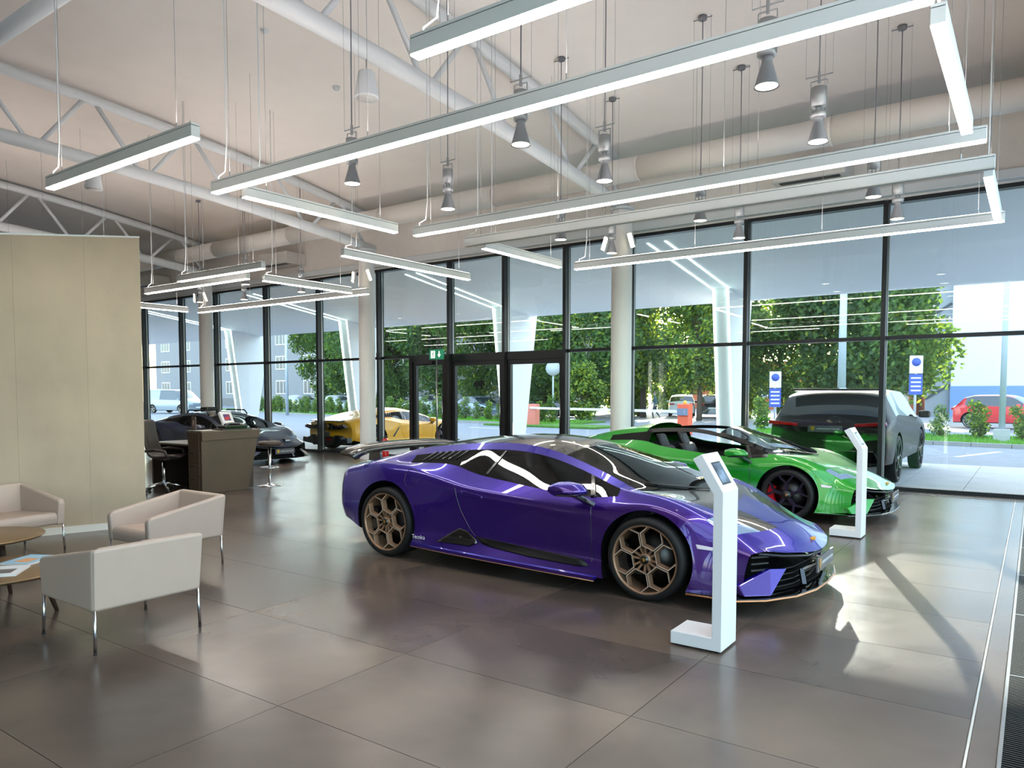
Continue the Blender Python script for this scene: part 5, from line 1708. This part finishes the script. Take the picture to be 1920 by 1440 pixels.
# ---- foliage
LEAF = [mat('leaf_dark', (66, 96, 64), .7, noise=.3, nscale=.6), mat('leaf_mid', (94, 126, 70), .7, noise=.3, nscale=.6), mat('leaf_light', (152, 168, 66), .7, noise=.25, nscale=.6)]
for m_ in LEAF:                                  # leaves let some light through
    nt = m_.node_tree; pb = nt.nodes['Principled BSDF']; out = nt.nodes['Material Output']
    tl = nt.nodes.new('ShaderNodeBsdfTranslucent'); mx = nt.nodes.new('ShaderNodeMixShader'); mx.inputs[0].default_value = .45
    c_ = pb.inputs['Base Color'].default_value
    tl.inputs[0].default_value = (min(1, c_[0] * 1.6 + .05), min(1, c_[1] * 1.5 + .05), c_[2] * .7, 1)
    nt.links.new(pb.outputs[0], mx.inputs[1]); nt.links.new(tl.outputs[0], mx.inputs[2]); nt.links.new(mx.outputs[0], out.inputs['Surface'])
BARK = mat('bark', (86, 76, 66), .9, noise=.2, nscale=6); BIRCH = mat('birch_bark', (206, 204, 198), .8, noise=.2, nscale=9)
def leaf_cloud(rg, blobs, n, size, droop=0.0, mix=(.5, .35, .15)):
    V, F, M = [], [], []
    tot = sum(r * r for _, r in blobs)
    for (c, r) in blobs:
        for _ in range(int(n * r * r / tot)):
            d = Vector((rg.gauss(0, 1), rg.gauss(0, 1), rg.gauss(0, 1))).normalized()
            p = Vector(c) + d * r * (rg.random() ** .45) * Vector((1, 1, .85)).length / 1.65
            p.z -= droop * rg.random() ** 2 * r
            u = Vector((rg.gauss(0, 1), rg.gauss(0, 1), rg.gauss(0, 1))).normalized(); v = u.orthogonal().normalized()
            s = size * rg.uniform(.6, 1.3)
            k = len(V)
            V += [p - u * s * .5, p + v * s * .32, p + u * s * .5, p - v * s * .32]
            F.append((k, k + 1, k + 2, k + 3))
            q = rg.random(); M.append(0 if q < mix[0] else (1 if q < mix[0] + mix[1] else 2))
    mb = MB()
    mb.v = [tuple(p) for p in V]; mb.f = F; mb.m = M; mb.sm = [False] * len(F)
    me = bpy.data.meshes.new('foliage')
    me.from_pydata(mb.v, [], F); me.polygons.foreach_set('material_index', M)
    for m_ in LEAF:
        me.materials.append(m_)
    return me
def make_tree(seed, H, R_, nleaf, bark, low, mix, droop=.2):
    rg = random.Random(seed)
    blobs = []
    for k in range(22):
        a = rg.uniform(0, 2 * PI); zz = rg.uniform(low, H)
        f = 1 - abs((zz - (low + H) / 2) / ((H - low) / 2 + .4)) ** 2.2
        rr = R_ * f * rg.uniform(.25, .85)
        blobs.append(((rr * math.cos(a), rr * math.sin(a), zz), rg.uniform(.75, 1.35) * R_ * .38))
    fol = leaf_cloud(rg, blobs, nleaf, .30, droop, mix)
    tb = MB(); tb.tube([(0, 0, -.1), (.05, 0, H * .3), (-.05, .1, H * .6), (0, 0, H * .9)], [.22, .17, .10, .03], 10)
    for (c, r) in blobs[:12]:
        z0 = c[2] * .6
        tb.tube([(0, 0, z0), (c[0] * .5, c[1] * .5, (z0 + c[2]) / 2 + .2), c], [.07, .045, .015], 6)
    trunk = tb.mesh('trunk'); trunk.materials.append(bark)
    return trunk, fol
KINDS = [make_tree(1, 11.0, 3.6, 15000, BARK, 2.2, (.72, .25, .03)), make_tree(2, 10.5, 3.4, 14000, BIRCH, 2.6, (.5, .45, .05), .7), make_tree(3, 10.0, 3.8, 15000, BARK, 3.5, (.30, .40, .30)), make_tree(4, 5.0, 2.0, 7000, BARK, .5, (.2, .4, .4))]
TREES = [(-45.5, 44.5, 0, 1.0, 'dark leafy tree seen through the windows above the blue car nose'), (-39.5, 45.5, 0, 1.05, 'dark tree behind the second canopy leg from the left'), (-34.0, 44.0, 0, 1.0, 'dense dark tree left of the exit sign'),
         (-30.8, 48.0, 1, 1.0, 'dark tree above the single door'), (-27.5, 42.5, 0, .95, 'dark tree above the left door leaf'), (-24.4, 48.0, 1, 1.05, 'weeping tree above the right door leaf'),
         (-22.6, 40.0, 1, .95, 'weeping pale-barked tree left of the column behind the green car'), (-21.4, 45.4, 2, 1.0, 'sunlit yellow-green tree right of that column'), (-16.2, 42.0, 2, .80, 'sunlit tree beside the canopy leg behind the green car'),
         (-17.5, 52.0, 0, .95, 'dark tree far behind the sunlit trees'), (-12.4, 45.0, 0, .85, 'dark tree right of the canopy leg behind the green car'), (-10.0, 44.5, 1, .88, 'pale-barked tree above the dark SUV roof'), (-7.6, 43.0, 0, 1.05, 'dark tree behind the tall grey lamp post'),
         (-5.3, 41.0, 1, .95, 'dark tree left of the tall white building'), (-21.3, 37.0, 3, .6, 'low bushy tree right of the double door'), (-15.4, 47.0, 3, .8, 'low bright bush below the sunlit trees'), (-60, 52.0, 0, 1.0, 'tree before the grey building at the left'),
         (-26.3, 60.0, 3, .9, 'low yellow-green bush left of the column behind the green car'), (-26.5, 52.0, 3, .8, 'low bush beyond the barrier boom'), (-23.0, 48.0, 3, .55, 'low sunlit bush just right of the column behind the green car'),
         (-52.5, 48.0, 1, 1.0, 'tree left of the pale canopy leg behind the blue car'), (-48.5, 49.5, 0, 1.0, 'tree before the grey building above the blue car roof')]
for x, y, kd, sc_, lab in TREES:
    t = thing('tree', lab, 'tree', (x, y, 0), random.uniform(0, 6.28), 'street trees')
    t.scale = (sc_, sc_, sc_)
    for nm, me in zip(('trunk', 'foliage'), KINDS[kd]):
        o = bpy.data.objects.new(nm, me); COL.objects.link(o); o.parent = t
rg = random.Random(11)
def ordinal(k):
    one = ['first', 'second', 'third', 'fourth', 'fifth', 'sixth', 'seventh', 'eighth', 'ninth', 'tenth', 'eleventh', 'twelfth', 'thirteenth', 'fourteenth', 'fifteenth', 'sixteenth', 'seventeenth', 'eighteenth', 'nineteenth']
    if k < 19:
        return one[k]
    t_, o_ = divmod(k + 1, 10)
    return ['', '', 'twentieth', 'thirtieth'][t_] if o_ == 0 else ['', '', 'twenty-', 'thirty-'][t_] + one[o_ - 1]
def nth(x):
    return int(round((-20.26 - x) / 1.02)) if x < -15 else int(round((x + 9) / 1.25))
def make_bush(seed):
    rg = random.Random(seed)
    bl = [((rg.uniform(-.18, .18), rg.uniform(-.18, .18), z), .28 - .08 * abs(z - .4)) for z in (.2, .4, .6, .8, 1.0)]
    tb = MB()
    for q in range(4):
        tb.tube([(0, 0, 0), (rg.uniform(-.15, .15), rg.uniform(-.15, .15), .5)], [.02, .008], 5)
    st = tb.mesh('stem'); st.materials.append(BARK)
    return st, leaf_cloud(rg, bl, 900, .10, 0, (.35, .5, .15))
BUSH = [make_bush(s) for s in (1, 2, 3)]
q = 0
for x in np.concatenate([np.arange(-58, -20, 1.02), np.arange(-9, 4, 1.25)]):
    y = kerbline(x) + (2.0 if x < -15 else 3.2)
    t = thing('hedge_shrub', '%s leafy hedge shrub %s' % (ordinal(nth(x)), 'left of the salmon barrier post' if x < -15 else 'on the right verge, counted from the left'), 'shrub', (x + rg.uniform(-.15, .15), y, .05), rg.uniform(0, 6), 'hedge shrubs left of the barrier' if x < -15 else 'hedge shrubs on the right verge')
    s_ = rg.uniform(.85, 1.2); t.scale = (s_, s_, s_)
    for nm, me in zip(('stem', 'foliage'), BUSH[q % 3]):
        o = bpy.data.objects.new(nm, me); COL.objects.link(o); o.parent = t
    q += 1

# ---- buildings
def building(name, label, cat, loc, rz, w, d_, h, wall, rows_, cols, ww, wh, z0, dz, winm, framem, roof=None, base=None):
    t = thing(name, label, cat, loc, rz)
    bx = MB(); bx.box(0, w, 0, d_, -.1, h); obj('walls', bx, wall, t)
    bx = MB(); bx.box(-.3, w + .3, -.4, d_ + .3, h, h + .3); obj('roof', bx, roof or wall, t)
    if base:
        bx = MB(); bx.box(-.02, w + .02, -.04, 0, -.1, base[1]); obj('plinth', bx, base[0], t)
    for r_ in range(rows_):
        for c in range(cols):
            x = w * (c + .5) / cols; z = z0 + r_ * dz
            bx = MB(); bx.box(x - ww / 2, x + ww / 2, -.05, .02, z, z + wh); f = obj('window', bx, framem, t)
            n = 3
            for q_ in range(n):
                pw_ = (ww - .1 * (n + 1)) / n
                px = x - ww / 2 + .1 + q_ * (pw_ + .1)
                bx = MB(); bx.box(px, px + pw_, -.06, -.045, z + .1, z + wh - .1); obj('pane', bx, winm, f)
    return t
WIN = mat('far_glass', (70, 84, 100), .1, coat=.6); WFR = mat('far_frame', (235, 237, 240), .6)
building('apartment_block', 'grey rendered apartment block with white framed windows behind the trees', 'building', (-108, 60, 0), 0, 70, 10, 13.5, mat('grey_render', (142, 141, 144), .9, noise=.03), 4, 13, 2.2, 1.7, 1.6, 3.1, WIN, WFR, mat('roof_grey', (110, 112, 116), .8), (mat('plinth_grey', (120, 118, 118), .9), 1.0))
building('brick_building', 'low orange brick building behind the white hatchback', 'building', (-34, 78, 0), 0, 22, 8, 4.6, mat('orange_brick', (196, 110, 76), .9, noise=.08), 1, 5, 1.8, 1.2, 1.2, 3, WIN, WFR)
t = building('brick_building', 'orange brick wall block right of the rightmost mullion', 'building', (-10.6, 62, 0), 0, 3.4, 6, 6.0, mat('orange_brick', (196, 110, 76), .9, noise=.08), 1, 1, .8, .8, 1.0, 3, WIN, WFR)
t = thing('office_tower', 'tall white clad building with blue base at the right edge', 'building', (-4.9, 60, 0))
bx = MB(); bx.box(0, 30, 0, 12, 2.1, 18); obj('cladding', bx, mat('white_cladding', (224, 232, 240), .7, noise=.02), t)
bx = MB(); bx.box(-.02, 30, -.03, 12, -.1, 2.1); obj('blue_base', bx, mat('blue_base', (120, 150, 196), .7), t)
bx = MB(); bx.box(-1.6, 0, .4, 12, -.1, 18); st = obj('stair_shaft', bx, mat('shaft_grey', (150, 154, 160), .8), t)
for q in range(9):
    bx = MB(); bx.bar((-1.55, .36, 1.2 + q * 1.9), (-.1, .36, 2.2 + q * 1.9), .08, .16); obj('stair_rail', bx, mat('rail_dark', (70, 74, 80), .6), t)

# ---- street furniture
def lamp_post(label, x, y, h, r, m_, base=False):
    t = thing('lamp_post', label, 'lamp post', (x, y, 0), 0, 'street lamp posts')
    bx = MB(); bx.tube([(0, 0, 0), (0, 0, h)], [r, r * .65], 14); obj('pole', bx, m_, t)
    bx = MB(); bx.tube([(0, 0, h), (.2, 0, h + .15), (1.1, 0, h + .2)], .04, 8); obj('arm', bx, m_, t)
    bx = MB(); bx.box(.8, 1.5, -.12, .12, h + .16, h + .26); obj('lamp_head', bx, m_, t, bevel=.03)
    if base:
        bx = MB(); bx.box(-.22, .22, -.22, .22, 0, .42); obj('concrete_base', bx, mat('concrete', (170, 172, 174), .9), t, bevel=.02)
POLE = mat('galvanised_pole', (176, 186, 198), .5, metal=.3)
lamp_post('grey lamp post on a concrete base before the tall white building', -.85, 27.9, 8, .095, POLE, True)
lamp_post('thick pale lamp post rising above the dark SUV', -6.1, 30.5, 9, .16, POLE)
lamp_post('pale lamp post seen past the right door leaf', -24.2, 35.5, 8, .16, POLE)
lamp_post('thin pale lamp post above the blue car nose', -44.5, 34.5, 8, .12, POLE)
SBLUE = mat('sign_blue', (70, 96, 190), .5)
for lab, x, y, zt in (('blue and white parking sign left of the dark SUV', -6.2, 22.0, 2.12), ('blue and white parking sign right of the dark SUV', -2.62, 22.2, 2.48)):
    t = thing('parking_sign', lab, 'sign', (x, y, 0), R(20), 'parking signs')
    bx = MB(); bx.tube([(0, 0, 0), (0, 0, zt)], .03, 10); obj('post', bx, POLE, t)
    bx = MB(); bx.box(-.16, .16, -.045, -.03, zt - .42, zt + .05); u = obj('upper_board', bx, WFR, t)
    bx = MB(); bx.lathe([(0, 0), (.11, 0), (.11, .004), (0, .004)], 24, 'y', (0, -.052, zt - .12)); obj('disc_symbol', bx, SBLUE, u)
    bx = MB(); bx.box(-.16, .16, -.045, -.03, zt - .98, zt - .44); l = obj('lower_board', bx, SBLUE, t)
    for q in range(4):
        bx = MB(); bx.box(-.12, .12, -.049, -.045, zt - .56 - q * .11, zt - .52 - q * .11); obj('text_line', bx, WFR, l)
t = thing('traffic_sign', 'grey back of a round traffic sign behind the barrier', 'sign', (-22.6, 36.0, 0), R(25))
bx = MB(); bx.tube([(0, 0, 0), (0, 0, 3.4)], .05, 10); obj('post', bx, POLE, t)
bx = MB(); bx.lathe([(0, 0), (.42, 0), (.42, .02), (0, .02)], 28, 'y', (0, -.08, 3.0)); obj('disc', bx, mat('sign_back', (176, 180, 186), .5), t)
ORG = mat('barrier_orange', (236, 104, 70), .5)
t = thing('barrier', 'orange parking barrier with long white boom across the driveway', 'barrier', (-10.9, 26.8, 0))
bx = MB(); bx.box(-.22, .22, -.22, .22, -.03, 1.15); obj('cabinet', bx, ORG, t, bevel=.02)
bx = MB(); bx.box(-.20, .20, -.30, -.22, .72, .98); obj('boom_holder', bx, mat('holder_grey', (120, 130, 150), .5), t)
bx = MB(); bx.bar((.1, -.28, .86), (-8.5, 2.70, .86), .05, .10); obj('boom', bx, WFR, t)
bx = MB(); bx.lathe([(0, 1.15), (.07, 1.15), (.06, 1.26), (0, 1.28)], 16); obj('beacon', bx, mat('beacon_yellow', (240, 190, 60), .4), t)
t = thing('barrier_post', 'salmon coloured boom support post on the grass island', 'post', (-19.9, 29.9, 0))
bx = MB(); bx.box(-.24, .24, -.2, .2, -.03, 1.05); obj('cabinet', bx, mat('faded_orange', (226, 130, 112), .6), t, bevel=.02)
bx = MB(); bx.box(-.05, .45, -.26, -.2, .82, .92); obj('boom_rest', bx, WFR, t)
struct_pad = MB(); struct_pad.add([(-22.5, 29.3, -.02), (-15.8, 28.6, -.02), (-15.8, 30.8, -.02), (-22.5, 32.5, -.02), (-22.5, 29.3, .06), (-15.8, 28.6, .06), (-15.8, 30.8, .06), (-22.5, 32.5, .06)], [(4, 5, 6, 7), (0, 1, 5, 4), (1, 2, 6, 5), (2, 3, 7, 6), (3, 0, 4, 7)])
struct('lawn_3', struct_pad, GRASS)

# ---- walking person in the distance
def person(label, loc, rz):
    t = thing('person', label, 'person', loc, rz)
    J = dict(pel=(0, 0, .95), bel=(0, 0, 1.10), ch=(.02, 0, 1.32), nk=(.03, 0, 1.47), hd=(.05, 0, 1.60), tp=(.05, 0, 1.72),
             hl=(0, .10, .90), kl=(.16, .10, .50), al=(.10, .10, .09), tl=(.24, .10, .04), hr=(0, -.10, .90), kr=(-.04, -.10, .50), ar=(-.30, -.10, .14), tr=(-.18, -.10, .05),
             sl=(.0, .19, 1.40), el=(-.10, .24, 1.14), wl=(-.06, .25, .92), fl=(-.02, .25, .82), sr=(.02, -.19, 1.40), er=(.12, -.24, 1.15), wr=(.24, -.24, .98), fr=(.30, -.24, .91))
    E_ = [('pel', 'bel'), ('bel', 'ch'), ('ch', 'nk'), ('nk', 'hd'), ('hd', 'tp'), ('pel', 'hl'), ('hl', 'kl'), ('kl', 'al'), ('al', 'tl'), ('pel', 'hr'), ('hr', 'kr'), ('kr', 'ar'), ('ar', 'tr'), ('ch', 'sl'), ('sl', 'el'), ('el', 'wl'), ('wl', 'fl'), ('ch', 'sr'), ('sr', 'er'), ('er', 'wr'), ('wr', 'fr')]
    rad = dict(pel=.15, bel=.15, ch=.16, nk=.06, hd=.095, tp=.07, hl=.10, kl=.065, al=.045, tl=.04, hr=.10, kr=.065, ar=.045, tr=.04, sl=.075, el=.05, wl=.038, fl=.03, sr=.075, er=.05, wr=.038, fr=.03)
    ks = list(J)
    me = bpy.data.meshes.new('person_tmp'); me.from_pydata([J[k] for k in ks], [(ks.index(a), ks.index(c)) for a, c in E_], [])
    o = bpy.data.objects.new('person_tmp', me); COL.objects.link(o)
    o.modifiers.new('skin', 'SKIN'); sd = o.modifiers.new('s', 'SUBSURF'); sd.levels = sd.render_levels = 1
    for i, k in enumerate(ks):
        me.skin_vertices[0].data[i].radius = (rad[k], rad[k] * (1.15 if k in ('ch', 'bel', 'pel') else 1))
        me.skin_vertices[0].data[i].use_root = (k == 'pel')
    bpy.context.view_layer.update()
    r_ = bpy.data.meshes.new_from_object(o.evaluated_get(bpy.context.evaluated_depsgraph_get()))
    bpy.data.objects.remove(o)
    r_.materials.clear()
    for m_ in (mat('jacket_teal', (74, 98, 104), .8), mat('trousers_dark', (52, 58, 66), .8), mat('skin', (214, 168, 140), .6), mat('shoes_white', (225, 225, 225), .6)):
        r_.materials.append(m_)
    for p_ in r_.polygons:
        z = p_.center.z; y = abs(p_.center.y)
        p_.material_index = 2 if z > 1.49 or (y > .2 and z < .93) else (3 if z < .10 else (1 if z < .88 and y < .2 else 0)); p_.use_smooth = True
    b_ = bpy.data.objects.new('body', r_); COL.objects.link(b_); b_.parent = t
    bx = MB(); bx.lathe([(0, .115), (.06, .10), (.098, .04), (.10, -.02), (.08, -.05)], 16, 'z', (.04, 0, 1.63)); obj('hair', bx, mat('hair_grey', (120, 108, 100), .8), t)
    bx = MB(); bx.box(.13, .165, -.012, .012, 1.58, 1.625); obj('nose', bx, MATS['skin'], t)
    return t
person('person in a teal jacket and dark trousers walking across the driveway', (-19.0, 42.0, -.03), R(200))
